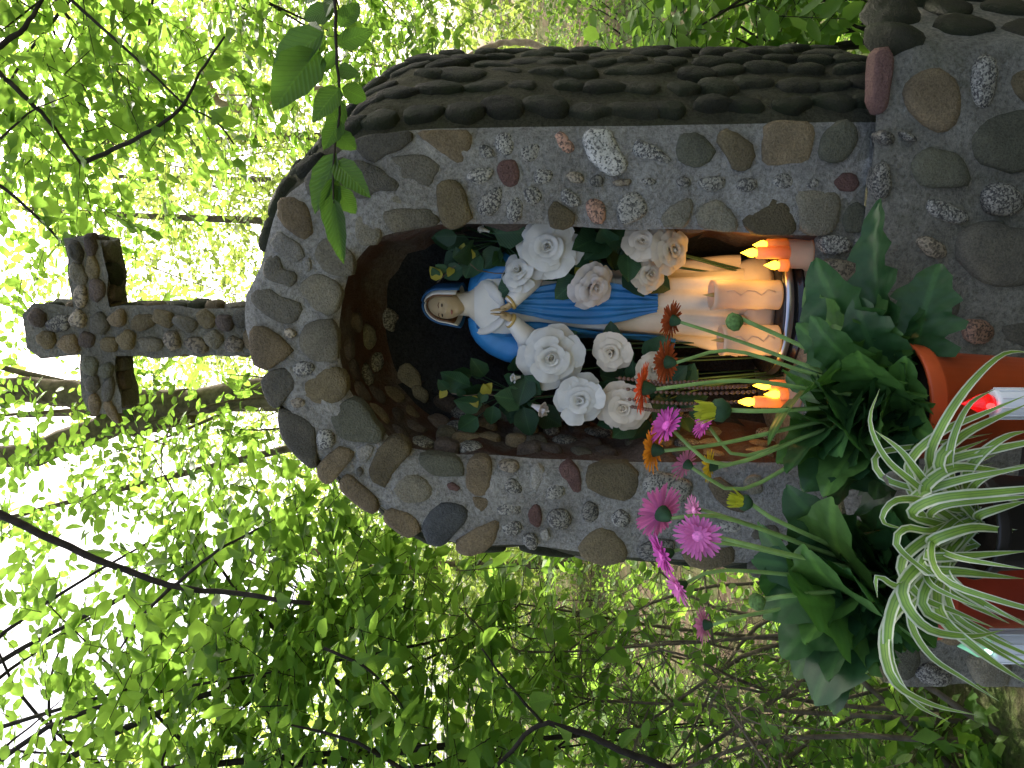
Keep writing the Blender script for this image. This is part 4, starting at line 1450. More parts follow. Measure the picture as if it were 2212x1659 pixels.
def rose(dx, dy, Y, size, face, mat, label, bud=False, leaves=2, group='artificial roses round the statue', foot=None, ylw=False):
    c = at_y(dx, dy, Y)
    zdir = Vector(face).normalized()
    base = c - zdir * size * .5
    q = zdir.to_track_quat('Z', 'Y').to_matrix().to_4x4()
    root = empty('rose', base, label, 'rose', group)
    W = Matrix.Translation(base) @ q @ Matrix.Rotation(random.uniform(0, 6.28), 4, 'Z') @ Matrix.Diagonal((size * random.uniform(.92, 1.08), size * random.uniform(.92, 1.08), size * random.uniform(.8, 1.25), 1)).to_4x4()
    for li, (n, me) in enumerate(BUD if bud else LAYERS):
        key = (me.name, mat.name)
        if key not in ROSEM:
            k = me.copy()
            k.materials.clear()
            k.materials.append(mat)
            ROSEM[key] = k
        for j in range(n):
            M = W @ Matrix.Rotation(2 * math.pi * j / n + li * 1.1 + random.uniform(-.15, .15), 4, 'Z') @ Matrix.Rotation(random.uniform(-.22, .16) * (.3 + .14 * li), 4, 'Y') @ Matrix.Scale(random.uniform(.93, 1.07), 4)
            put('petal', ROSEM[key], None, root, M)
    m = MB()
    m.lathe(base, [(.0, -.35 * size), (.10 * size, -.28 * size), (.16 * size, -.05 * size), (.2 * size, .04 * size)], 8, zdir)
    m.put('calyx', M_RLEAF, root)
    ft = Vector(foot) if foot else Vector((base.x * .6 + CEN.x * .4, min(.32, Y + .1), Z_SILL))
    mid = base.lerp(ft, .45) + Vector((0, .04, .01))
    m = MB()
    m.tube(catmull([base - zdir * size * .3, base - zdir * size * .9 + Vector((0, 0, -.01)), mid, ft], 10), .0024, 6)
    st = m.put('stem', M_RLEAF, root)
    for k in range(leaves):
        a = random.uniform(0, 6.28)
        side = Vector((math.cos(a), -.25 + random.uniform(-.3, .3), math.sin(a) * .8))
        p = base - zdir * size * random.uniform(.35, .8)
        put('leaf', YLM if ylw and k == 0 else random.choice(RLM), None, root, axes_M(p, side, Vector((random.uniform(-.5, .5), -1, random.uniform(-.2, .6))), random.uniform(.05, .075)))
    return root


RS = .043
rose(1182, 533, .075, .062, (.12, -1, .12), M_ROSE, 'largest open white rose beside the mantle shoulder and stone jamb', leaves=3)
rose(1120, 585, .10, .04, (.35, -.7, .4), M_ROSE, 'half hidden white rose above the praying hands', leaves=2)
rose(1283, 620, .075, .050, (-.25, -1, -.5), M_ROSE3, 'blush white rose drooping over the blue front fall', leaves=3, ylw=True)
rose(1190, 772, .07, .062, (.05, -1, .1), M_ROSE, 'full white rose with one yellowed outer petal by the sleeve', leaves=3)
rose(1252, 866, .05, .050, (.05, -1, .15), M_ROSE, 'neat white spiral rose between two full roses by the pebbled wall', leaves=2)
rose(1345, 884, .05, .052, (.0, -1, .25), M_ROSE2, 'cream rose with orange gerbera petals at its lower edge', leaves=2)
rose(1318, 762, .07, .044, (-.15, -1, .35), M_ROSE2, 'cream rose curled sideways under the full white rose', leaves=2)
rose(1412, 800, .06, .038, (-.2, -1, -.1), M_ROSE2, 'small cream rose half hidden behind the brown gerberas', leaves=2)
rose(1164, 882, .06, .036, (-.2, -.5, -.7), M_ROSE3, 'closed white rosebud drooping against the pebbled wall', True, leaves=1)
rose(1112, 816, .08, .026, (-.05, -.35, .9), M_ROSE, 'small upright white rosebud in dark leaves beside the sleeve', True, leaves=2)
rose(1046, 497, .10, .024, (.3, -.3, .9), M_ROSE, 'tiny white rosebud peeping past the stone jamb', True, leaves=2)
rose(1388, 520, .07, .040, (.25, -1, .3), M_ROSE2, 'cream rose tucked behind the stone jamb above the tapers', leaves=2)
rose(1455, 540, .06, .044, (.0, -1, -.55), M_ROSE2, 'ruffled cream rose hanging above the glowing tapers', leaves=3)
rose(1405, 592, .09, .036, (.1, -1, -.3), M_ROSE2, 'cream rose against the lower dress with bent petals', leaves=2)


def foliage_spray():
    """dark artificial leaf sprays filling the sides of the niche"""
    spec = [(1060, 520, .14, 20, 'dark leaf spray standing behind the largest white rose'), (1330, 525, .12, 24, 'dark leaf spray beside the dress between cream roses'),
            (1090, 850, .14, 20, 'dark leaf spray with thin twigs behind the small upright bud'), (1420, 870, .10, 24, 'dark leaf spray below the cream roses by the rosary')]
    for (x, y, Y, n, lab) in spec:
        c = at_y(x, y, Y)
        root = empty('leaf_spray', (c.x, c.y, Z_SILL), lab, 'foliage', 'artificial leaf sprays in the niche')
        m = MB()
        ft = Vector((c.x * .7 + CEN.x * .3, min(.33, Y + .1), Z_SILL))
        m.tube(catmull([ft, ft.lerp(c, .5) + Vector((.0, .02, .02)), c], 8), .002, 5)
        stm = m.put('stem', M_RLEAF, root)
        for k in range(n):
            p = c + Vector((random.uniform(-.055, .055), random.uniform(-.03, .06), random.uniform(-.075, .08)))
            d = Vector((p.x - c.x + random.uniform(-.03, .03), random.uniform(-.06, .01), p.z - c.z + random.uniform(-.03, .05)))
            put('leaf', random.choice(RLM), None, root, axes_M(p, d, Vector((random.uniform(-.6, .6), -1, random.uniform(-.3, .5))), random.uniform(.045, .075)))
            m = MB()
            m.tube([c + Vector((0, .02, -.02)), p], .0012, 4)
            m.put('twig', M_RLEAF, root)
    # the two thin reddish sprigs that reach up beside the head
    for (pts, lab) in (([(1060, 590), (1010, 560), (975, 580), (945, 610)], 'thin reddish sprig bending over the veil of the statue'),
                       ([(1120, 860), (1060, 850), (1010, 855), (975, 850)], 'thin reddish sprig rising by the dark back wall')):
        P = [at_y(x, y, .12) for x, y in pts]
        ft = Vector((P[0].x, .26, Z_SILL))
        root = empty('sprig', ft, lab, 'sprig')
        m = MB()
        m.tube(catmull([ft, ft.lerp(P[0], .6) + Vector((0, .03, 0))] + P, 22), .0013, 5)
        m.put('stem', M_BARK, root)
        for k in range(7):
            p = P[1 + k % 3] + Vector((random.uniform(-.012, .012), 0, random.uniform(-.012, .012)))
            put('leaf', RLM[0] if k % 2 else YLM, None, root, axes_M(p, Vector((random.uniform(-1, 1), -.5, random.uniform(-.3, 1))), Vector((0, -1, .3)), random.uniform(.02, .035)))


foliage_spray()


# ------------------------------------------------------------------ rosary
def rosary():
    a = at_y(1345, 860, .03)
    root = empty('rosary', (a.x, .05, Z_SILL), 'brown wooden rosary hanging in loops beside the tapers', 'rosary')
    me = None
    for k, (y0, x0, x1) in enumerate([(822, 1330, 1560), (846, 1345, 1640), (868, 1350, 1600), (884, 1360, 1500), (834, 1400, 1620)]):
        P = catmull([at_y(x0, y0 - 6, .03), at_y((x0 + x1) / 2, y0 + 4, .02), at_y(x1, y0, .03)], 26)
        m = MB()
        m.tube(P, .0007, 4)
        s = m.put('cord', M_BEAD, root)
        m = MB()
        for p in P[1:-1]:
            m.ellipsoid(p, .0042, .0042, .0045, 7, 5)
        b = m.put('bead_string', M_BEAD, s)
        b['kind'] = 'stuff'


rosary()


# ------------------------------------------------------------------ stand, pots and plants
SHELF = 0.655


def stand():
    x1, x0 = at_d(2000, 790, 1.27).x, at_d(2000, 1440, 1.25).x
    y0, y1 = -.68, -.26
    root = empty('plant_stand', ((x0 + x1) / 2, (y0 + y1) / 2, 0), 'black metal plant stand holding the pots in front of the base', 'stand')
    m = MB()
    m.box((x0, y0, SHELF - .022), (x1, y0 + .02, SHELF))
    m.box((x0, y1 - .02, SHELF - .022), (x1, y1, SHELF))
    m.box((x0, y0 + .02, SHELF - .022), (x0 + .02, y1 - .02, SHELF))
    m.box((x1 - .02, y0 + .02, SHELF - .022), (x1, y1 - .02, SHELF))
    m.put('rim', M_BLACKM, root, False)
    k = 0
    while x0 + .03 + k * .022 < x1 - .03:
        m = MB()
        m.box((x0 + .03 + k * .022, y0 + .02, SHELF - .012), (x0 + .036 + k * .022, y1 - .02, SHELF - .004))
        m.put('slat', M_BLACKM, root, False)
        k += 1
    for x in (x0 + .012, x1 - .012):
        for y in (y0 + .012, y1 - .012):
            m = MB()
            m.tube([(x, y, 0), (x, y, SHELF - .022)], .011, 8)
            m.put('leg', M_BLACKM, root)


stand()


def pot(c, r, h, mat, label, name='flower_pot', rim=.03):
    root = empty(name, c, label, 'flower pot')
    m = MB()
    m.lathe(c, [(0, 0), (r * .7, 0), (r * .72, .003), (r * .9, h - rim), (r * .985, h - rim + .001), (r, h - rim + .006), (r * 1.04, h - .003), (r * 1.03, h), (r * .97, h), (r * .9, h - rim), (r * .88, h - .02)], 40)
    m.put('wall', mat, root)
    m = MB()
    m.lathe(c, [(0, h - .018), (r * .5, h - .014), (r * .9, h - .02)], 24)
    m.put('soil', M_SOIL, root)
    return root


P1 = at_d(1990, 868, 1.27)
P2 = at_d(1990, 1262, 1.30)
P3 = at_d(2075, 1128, 1.10)
P1.z, P2.z = SHELF, SHELF
h1 = at_d(1945, 868, 1.27).z - SHELF
h2 = at_d(1972, 1262, 1.30).z - SHELF
h3 = at_d(2085, 1128, 1.10).z - SHELF
P3.z = SHELF
pot(P1, .092, h1, M_POT, 'bright orange plastic pot standing against the stone base')
pot(P2, .088, h2, M_POT2, 'dull red plastic pot half hidden by spider plant blades')
pot(P3, .075, h3, M_BLACKM, 'black plastic pot of the spider plant', rim=.02)

# gerberas
PETAL = mesh('petal', [(0, -.03, 0), (0, .03, 0), (.3, -.07, .02), (.3, .07, .02), (.68, -.085, .01), (.68, .085, .01), (.9, -.055, -.02), (.9, .055, -.02), (1, 0, -.05), (.3, 0, -.01), (.68, 0, -.025), (.9, 0, -.04)],
             [(0, 2, 9), (0, 9, 1), (1, 9, 3), (2, 4, 10, 9), (9, 10, 5, 3), (4, 6, 11, 10), (10, 11, 7, 5), (6, 8, 11), (11, 8, 7)])
PCOL = {'pink': (0.6, 0.16, 0.4), 'magenta': (0.55, 0.09, 0.38), 'pale': (0.55, 0.2, 0.36), 'rust': (0.34, 0.075, 0.025), 'red': (0.62, 0.1, 0.03),
        'amber': (0.62, 0.24, 0.02), 'yellow': (0.62, 0.45, 0.03), 'lime': (0.5, 0.55, 0.04)}
PM, PMESH = {}, {}
for k, c in PCOL.items():
    PM[k] = soft_mat('petal_' + k, c, .3, .6, .18)
    q = PETAL.copy()
    q.materials.append(PM[k])
    PMESH[k] = q
M_CALYX = plain('calyx_green', (0.03, 0.07, 0.03), .7, .2, .3, 60)
M_DISC = {k: plain('disc_' + k, tuple(min(1, v * 1.15 + .03) for v in c), .8, .1, .3, 160) for k, c in PCOL.items()}


def gerbera_head(plant, c, axis, r, col, stem_pts, n1=28, n2=14, cup=.18):
    axis = Vector(axis).normalized()
    q = axis.to_track_quat('Z', 'Y').to_matrix().to_4x4()
    m = MB()
    m.lathe(c, [(0, .10 * r), (.12 * r, .12 * r), (.26 * r, .06 * r), (.28 * r, 0)], 14, axis)
    fl = m.put('flower', M_DISC[col], plant)
    m = MB()
    m.lathe(c, [(.03 * r, -.5 * r), (.13 * r, -.42 * r), (.24 * r, -.22 * r), (.3 * r, -.01 * r)], 12, axis)
    m.put('calyx', M_CALYX, fl)
    W = Matrix.Translation(c) @ q
    for ring, (n, l0, off, tilt) in enumerate(((n1, .82, .2, cup), (n2, .5, .16, cup + .35))):
        for j in range(n):
            a = 2 * math.pi * (j + random.uniform(-.25, .25)) / n + ring * .1
            L = r * l0 * random.uniform(.88, 1.08)
            M = W @ Matrix.Rotation(a, 4, 'Z') @ Matrix.Translation((off * r, 0, ring * .03 * r)) @ Matrix.Rotation(-(tilt + random.uniform(-.12, .12)), 4, 'Y') @ Matrix.Diagonal((L, r * .95, L, 1)).to_4x4()
            put('petal', PMESH[col], None, fl, M)
    P = catmull(stem_pts + [c - axis * r * .42], 14)
    m = MB()
    m.tube(P, [.0042 - .0014 * i / 13 for i in range(14)], 8)
    m.put('stem', M_STEM, plant)


M_BUD = plain('bud_green', (0.1, 0.19, 0.05), .75, .2, .5, 140, bmp=.6)


def gerbera_bud(plant, c, axis, r, stem_pts, tip=None):
    axis = Vector(axis).normalized()
    m = MB()
    m.lathe(c, [(.1 * r, -.9 * r), (.55 * r, -.7 * r), (r, -.1 * r), (.92 * r, .4 * r), (.5 * r, .8 * r), (0, .95 * r)], 12, axis)
    b = m.put('bud', M_BUD if tip is None else M_CALYX, plant)
    if tip:
        W = Matrix.Translation(c) @ axis.to_track_quat('Z', 'Y').to_matrix().to_4x4()
        for j in range(18):
            M = W @ Matrix.Rotation(2 * math.pi * j / 18, 4, 'Z') @ Matrix.Translation((r * .6, 0, r * .1)) @ Matrix.Rotation(-1.35 + random.uniform(-.2, .2), 4, 'Y') @ Matrix.Diagonal((r * 1.9, r * 2.2, r * 1.9, 1)).to_4x4()
            put('petal', PMESH[tip], None, b, M)
    m = MB()
    m.tube(catmull(stem_pts + [c - axis * r * .8], 12), .0036, 8)
    m.put('stem', M_STEM, plant)


def gleaf_mesh(seed, bend):
    r = random.Random(seed)
    V, F = [], []
    n = 25
    pet = .28
    for i in range(n):
        t = i / (n - 1)
        if t < pet:
            wd = .012 + .02 * t
        else:
            u = (t - pet) / (1 - pet)
            wd = .20 * math.sin(math.pi * (u ** .75) * .97 + .05) ** .7
            wd *= 1 + (.34 if (i // 2) % 2 else -.30) * (1 - u * .8) * r.uniform(.7, 1.2)
        wd = max(.006, wd)
        wz = .03 * math.sin(i * 1.9 + seed)
        x = math.sin(t * bend) / bend
        z = -(1 - math.cos(t * bend)) / bend
        V += [(x, wd, z + wd * .28 + wz * (wd / .2)), (x, wd * .5, z + wd * .1 + wz * .4), (x, 0, z - .01), (x, -wd * .5, z + wd * .1 - wz * .4), (x, -wd, z + wd * .28 - wz * (wd / .2))]
    for i in range(n - 1):
        for j in range(4):
            q = i * 5 + j
            F.append((q, q + 5, q + 6, q + 1))
    me = mesh('gerbera_leaf', V, F)
    me.materials.append(M_GLEAF)
    return me


GB = (.6, .9, 1.2, 1.5, 1.8, 1.05)
GLM = [gleaf_mesh(i, b) for i, b in enumerate(GB)]
UPV = Vector((0, 0, 1))


def leaf_to(plant, c, target, lift=.5, w_=1.0):
    """a leaf that leaves the crown c and arches to the target point"""
    d = Vector(target) - c
    k = random.randrange(len(GLM))
    b = GB[k]
    L = d.length / (math.sin(b / 2) / (b / 2))
    d.normalize()
    side = UPV.cross(d)
    side = side.normalized() if side.length > .1 else Vector((1, 0, 0))
    up = d.cross(side)
    if up.z < 0 or abs(up.z) < .05:
        up = up if up.y < 0 else -up
    up = up + side * random.uniform(-.5, .5) + Vector((0, -random.uniform(.3, 1.1), 0))
    up = (up - d * up.dot(d)).normalized()
    x = d * math.cos(b / 2) + up * math.sin(b / 2)
    n = up * math.cos(b / 2) - d * math.sin(b / 2)
    put('leaf', GLM[k], None, plant, axes_M(c, x, n, L, L * w_ * 1.12))


def gerbera(c, label, targets, nrand, spread):
    root = empty('gerbera_plant', c, label, 'potted flowers', 'potted gerberas in front of the niche')
    for (x, y, d, wd) in targets:
        leaf_to(root, c + Vector((random.uniform(-.02, .02), random.uniform(-.02, .02), -.01)), at_d(x, y, d), random.uniform(.3, .7), wd)
    for k in range(nrand):
        a = random.uniform(0, 2 * math.pi)
        e = random.uniform(.1, .95)
        L = random.uniform(.1, .2) * spread
        t = c + Vector((math.cos(a) * math.cos(e), math.sin(a) * math.cos(e) * .8, math.sin(e))) * L
        leaf_to(root, c + Vector((random.uniform(-.03, .03), random.uniform(-.03, .03), -.012)), t, random.uniform(.2, .7), random.uniform(.85, 1.2))
    return root


C1 = P1 + Vector((0, 0, h1 - .01))
C2 = P2 + Vector((0, 0, h2 - .01))
G1 = gerbera(C1, 'gerbera with rust, red, amber and magenta flowers in the orange pot',
             [(1760, 560, 1.30, 1.0), (1900, 430, 1.32, .45), (2030, 570, 1.28, 1.0), (1990, 640, 1.3, 1.1), (1720, 700, 1.3, .8), (1800, 690, 1.3, 1.3), (1690, 800, 1.25, .9), (1700, 880, 1.22, 1.2),
              (1660, 960, 1.2, .9), (1740, 620, 1.34, .8), (1770, 830, 1.15, 1.3), (1850, 760, 1.15, 1.4), (1700, 1020, 1.2, 1.0), (1780, 990, 1.18, 1.3), (1740, 1060, 1.22, 1.2), (1850, 1000, 1.15, 1.4), (1680, 1000, 1.25, 1.0), (1820, 930, 1.13, 1.3), (1790, 880, 1.2, 1.3), (1850, 640, 1.25, 1.1)], 34, 1.25)
G2 = gerbera(C2, 'gerbera with a row of pink flowers in the red pot',
             [(1640, 1130, 1.3, 1.1), (1625, 1210, 1.3, .9), (1640, 1260, 1.28, 1.1), (1650, 1330, 1.28, 1.2), (1690, 1420, 1.28, 1.3), (1760, 1520, 1.25, 1.1), (1715, 1460, 1.3, 1.2), (1790, 1470, 1.2, 1.3),
              (1700, 1050, 1.25, 1.1), (1740, 1180, 1.15, 1.3), (1720, 1290, 1.16, 1.4), (1800, 1080, 1.15, 1.2), (1860, 1380, 1.18, 1.2), (1830, 1230, 1.1, 1.2), (1840, 1130, 1.2, 1.4), (1760, 1100, 1.25, 1.2), (1880, 1300, 1.2, 1.3), (1790, 1330, 1.22, 1.3), (1690, 1180, 1.28, 1.1), (1800, 1540, 1.25, 1.2), (1740, 1390, 1.2, 1.3)], 36, 1.25)
UPV = Vector((0, 0, 1))


def fl(plant, crown, hx, hy, d, axis, rpx, col, sx, sy, n1=28, n2=12, cup=.18):
    c = at_d(hx, hy, d)
    mid = at_d(sx, sy, d)
    gerbera_head(plant, c, axis, rpx / FPX * d, col, [crown + Vector((0, 0, -.01)), crown.lerp(mid, .5) + (mid - crown) * .02, mid], n1, n2, cup)


fl(G1, C1, 1452, 692, 1.33, (.12, .85, 1), 44, 'rust', 1600, 738, 34, 16, .12)
fl(G1, C1, 1440, 782, 1.30, (-.05, .85, 1), 50, 'rust', 1580, 757, 34, 16, .1)
fl(G1, C1, 1390, 838, 1.22, (.02, .42, 1), 58, 'red', 1600, 822, 34, 16, .05)
fl(G1, C1, 1440, 920, 1.20, (.55, -.3, .75), 46, 'magenta', 1560, 1005, 28, 12)
fl(G1, C1, 1520, 917, 1.28, (.4, -.2, .85), 34, 'magenta', 1600, 985, 22, 10)
fl(G1, C1, 1412, 972, 1.22, (-.1, .65, 1), 52, 'amber', 1560, 958, 34, 14, .08)
fl(G1, C1, 1482, 1002, 1.24, (.25, .75, .6), 40, 'pale', 1600, 1058, 22, 8)
fl(G1, C1, 1535, 1008, 1.28, (-.1, .65, 1), 38, 'yellow', 1600, 997, 26, 10)
fl(G2, C2, 1428, 1108, 1.20, (.15, 1.0, .6), 64, 'pink', 1560, 1117, 32, 12, .2)
fl(G2, C2, 1508, 1158, 1.14, (.05, -.92, .4), 52, 'pink', 1640, 1182, 30, 16, .15)
fl(G2, C2, 1500, 1102, 1.26, (.0, -.3, .95), 34, 'pale', 1610, 1130, 22, 10)
fl(G2, C2, 1432, 1200, 1.20, (-.32, -.18, .93), 56, 'magenta', 1560, 1172, 32, 14, .1)
fl(G2, C2, 1466, 1268, 1.24, (-.35, -.3, .9), 46, 'pink', 1560, 1232, 28, 12)
fl(G2, C2, 1522, 1350, 1.26, (-.3, .5, .8), 42, 'pale', 1600, 1332, 26, 12)
gerbera_bud(G1, at_d(1587, 695, 1.3), (-.35, -.1, 1), .016, [C1, at_d(1740, 752, 1.3)])
gerbera_bud(G1, at_d(1556, 886, 1.2), (0, -.05, 1), .019, [C1, at_d(1680, 887, 1.2)], 'lime')
gerbera_bud(G2, at_d(1610, 1086, 1.2), (.3, -.1, 1), .013, [C2, at_d(1690, 1130, 1.2)], 'lime')
gerbera_bud(G2, at_d(1636, 1300, 1.2), (-.1, -.4, .9), .014, [C2, at_d(1720, 1285, 1.2)])


# spider plant
def variegated():
    m, t, b = newmat('spider_plant_blade')
    uv = t.nodes.new('ShaderNodeUVMap')
    sp = t.nodes.new('ShaderNodeSeparateXYZ')
    t.links.new(uv.outputs[0], sp.inputs[0])
    g = (0.14, 0.28, 0.04)
    wv = ramp(t, sp.outputs[0], [(0.0, (.62, .66, .5)), (.13, (.58, .64, .44)), (.2, g), (.42, (.26, .42, .06)), (.5, (.12, .25, .045)), (.58, (.26, .42, .06)), (.8, g), (.87, (.58, .64, .44))])
    e = wv.node.color_ramp.elements
    c = mixc(t, 1.0, wv, ramp(t, noise(t, 30, 3), [(.3, (.8, .8, .8)), (.7, (1.1, 1.1, 1.1))]), 'MULTIPLY')
    t.links.new(c, b.inputs['Base Color'])
    b.inputs['Roughness'].default_value = .45
    tr = t.nodes.new('ShaderNodeBsdfTranslucent')
    t.links.new(c, tr.inputs['Color'])
    mx = t.nodes.new('ShaderNodeMixShader')
    mx.inputs[0].default_value = .25
    t.links.new(b.outputs[0], mx.inputs[1])
    t.links.new(tr.outputs[0], mx.inputs[2])
    t.links.new(mx.outputs[0], t.nodes['Material Output'].inputs['Surface'])
    return m


M_BLADE = variegated()


def blade(root, pts, wmax):
    n = 26
    P = catmull(catmull(pts, 7), n)
    V, F, U = [], [], []
    for i, p in enumerate(P):
        t = i / (n - 1)
        tg = (P[min(i + 1, n - 1)] - P[max(i - 1, 0)]).normalized()
        side = tg.cross(Vector((0.1, -.75, .65)))
        if side.length < .05:
            side = Vector((1, 0, 0))
        side.normalize()
        nr = side.cross(tg)
        wd = wmax * (.55 + .45 * math.sin(min(1, t * 2.2) * math.pi / 2)) * max(.03, 1 - t ** 3.2)
        V += [p + side * wd + nr * wd * .45, p, p - side * wd + nr * wd * .45]
    for i in range(n - 1):
        for j in range(2):
            q = i * 3 + j
            F.append((q, q + 3, q + 4, q + 1))
    me = mesh('blade', V, F)
    ul = me.uv_layers.new(name='UVMap')
    for lp in me.loops:
        ul.data[lp.index].uv = ((lp.vertex_index % 3) / 2, (lp.vertex_index // 3) / (n - 1))
    put('leaf', me, M_BLADE, root)


def spider():
    c = P3 + Vector((0, 0, h3 - .012))
    root = empty('spider_plant', c, 'spider plant with white edged green blades spilling over the pots', 'plant')
    D = 1.1
    traced = [[(2060, 1120), (1960, 1030), (1885, 950), (1885, 880), (1900, 840)], [(2070, 1090), (2010, 1000), (2030, 930), (2120, 800), (2190, 756), (2225, 760)],
              [(2080, 1080), (2030, 1010), (2080, 940), (2225, 870)], [(2060, 1100), (2000, 1040), (1960, 985), (1890, 930)], [(2070, 1110), (1990, 1080), (1915, 1090), (1900, 1120), (1960, 1145)],
              [(2080, 1130), (2040, 1090), (2090, 1060), (2225, 1090)], [(2090, 1140), (2120, 1110), (2225, 1080)], [(2080, 1160), (1980, 1150), (1940, 1120), (1945, 1190), (2060, 1270)],
              [(2080, 1180), (2000, 1180), (2080, 1140), (2225, 1150)], [(2080, 1190), (2000, 1200), (2225, 1190)], [(2080, 1210), (1990, 1220), (2090, 1235), (2210, 1250)],
              [(2070, 1200), (1960, 1260), (1910, 1230), (1890, 1260), (1895, 1290)], [(2070, 1200), (1950, 1270), (1920, 1400), (1960, 1500), (2050, 1560)],
              [(2060, 1210), (1930, 1330), (1915, 1440), (1990, 1510), (2110, 1545)], [(2080, 1210), (1990, 1290), (2080, 1360), (2225, 1450)], [(2080, 1220), (2020, 1290), (2110, 1400), (2225, 1480)],
              [(2070, 1200), (1960, 1250), (1975, 1340), (2110, 1375), (2170, 1360)], [(2080, 1180), (2040, 1230), (2120, 1300), (2225, 1350)], [(2080, 1160), (2050, 1000), (2090, 880), (2150, 840)],
              [(2080, 1140), (2090, 1020), (2160, 950), (2225, 930)], [(2090, 1150), (2110, 1040), (2225, 1000)], [(2080, 1150), (2000, 1060), (2060, 1010), (2190, 1020)]]
    for pts in traced:
        k = len(pts)
        P = [c + Vector((random.uniform(-.02, .02), random.uniform(-.02, .01), 0))]
        for i, (x, y) in enumerate(pts[1:]):
            P.append(at_d(x, y, D - .03 - .05 * math.sin(math.pi * (i + 1) / k) + random.uniform(-.012, .008)))
        blade(root, P, random.uniform(.006, .0095))
    for k in range(20):
        a = random.uniform(0, 2 * math.pi)
        L = random.uniform(.12, .26)
        up = random.uniform(.04, .13)
        d = Vector((math.cos(a), math.sin(a) * .7 - .15, 0))
        p0 = c + Vector((random.uniform(-.03, .03), random.uniform(-.02, .02), 0))
        blade(root, [p0, p0 + d * L * .3 + UPV * up * .85, p0 + d * L * .65 + UPV * up, p0 + d * L + UPV * random.uniform(-.10, .05)], random.uniform(.005, .008))
    # a withered grey leaf caught in the blades
    put('withered_leaf', leaf_mesh('withered_leaf', .5, 1, .7), M_DRY, root, axes_M(at_d(1905, 1030, 1.12), Vector((-.1, -.1, -.6)), Vector((.2, -1, .1)), .06))


spider()


# flameless grave lamps between the pots
def lamp(cx, cyy, d, w_, fcol, strength, label):
    top = at_d(cx, cyy, d)
    root = empty('grave_lamp', (top.x, top.y, SHELF), label, 'lamp', 'flameless lamps on the plant stand')
    r = w_ / FPX * d / 2
    h = top.z - SHELF
    m = MB()
    m.lathe((top.x, top.y, SHELF), [(0, 0), (r * .95, 0), (r, .004), (r, h * .4), (r * 1.06, h * .42), (r * 1.06, h * .52), (r, h * .54), (r * .98, h - .004), (r * .8, h), (0, h)], 24)
    b = m.put('body', M_LAMPW, root)
    for k in range(10):
        a = 2 * math.pi * k / 10
        m = MB()
        m.tube([(top.x + r * math.sin(a), top.y - r * math.cos(a), SHELF + h * .56), (top.x + r * math.sin(a), top.y - r * math.cos(a), SHELF + h - .004)], .0014, 5)
        m.put('rib', M_LAMPW, b)
    gm, t, bs = newmat('flame_shell')
    bs.inputs['Base Color'].default_value = (*fcol, 1)
    bs.inputs['Roughness'].default_value = .15
    bs.inputs['Transmission Weight'].default_value = .35
    bs.inputs['Emission Color'].default_value = (*fcol, 1)
    bs.inputs['Emission Strength'].default_value = strength * .1
    m = MB()
    fh = at_d(cx - 66, cyy, d).z - top.z
    m.lathe((top.x, top.y, top.z), [(0, 0), (r * .55, 0), (r * .7, fh * .18), (r * .62, fh * .4), (r * .28, fh * .72), (.0006, fh)], 16)
    f = m.put('flame', gm, root)
    m = MB()
    m.ellipsoid((top.x, top.y - r * .62, top.z + fh * .22), r * .22, r * .14, r * .3)
    m.put('light_diode', emit_mat('diode', fcol, strength * 3), f)


lamp(2142, 872, 1.13, 66, (.75, .012, .012), 1.0, 'white ribbed lamp with a glowing red plastic flame')
lamp(2134, 1396, 1.2, 72, (.35, .75, .5), .5, 'white ribbed lamp with a pale green plastic flame')


# ------------------------------------------------------------------ trees
L4 = (np.array([(0, 0, 0), (.3, .27, .04), (.3, -.27, .04), (.7, .25, .02), (.7, -.25, .02), (1, 0, -.06), (.5, 0, -.05)], float),
      np.array([(0, 6, 1), (1, 6, 3), (3, 6, 5), (0, 2, 6), (2, 4, 6), (4, 5, 6)], int))
L2 = (np.array([(0, 0, 0), (.45, .32, .07), (.45, -.32, .07), (1, 0, -.03)], float), np.array([(0, 3, 1), (0, 2, 3)], int))


def unit(a):
    return a / np.maximum(1e-9, np.linalg.norm(a, axis=-1, keepdims=True))


def leaves_np(pos, axis, nrm, size, tpl):
    tv, tf = tpl
    axis = unit(axis)
    b = unit(np.cross(nrm, axis))
    n = np.cross(axis, b)
    s = size[:, None, None]
    V = pos[:, None, :] + s * (tv[None, :, 0:1] * axis[:, None, :] + tv[None, :, 1:2] * b[:, None, :] + tv[None, :, 2:3] * n[:, None, :])
    N, K = V.shape[:2]
    T = tf[None] + (np.arange(N) * K)[:, None, None]
    return V.reshape(-1, 3), T.reshape(-1, 3)


def in_ellipsoid(c, r, n):
    d = unit(rng.normal(size=(n, 3)))
    k = rng.random(n) ** (1 / 2.6)
    return np.array(c)[None] + d * k[:, None] * np.array(r)[None]


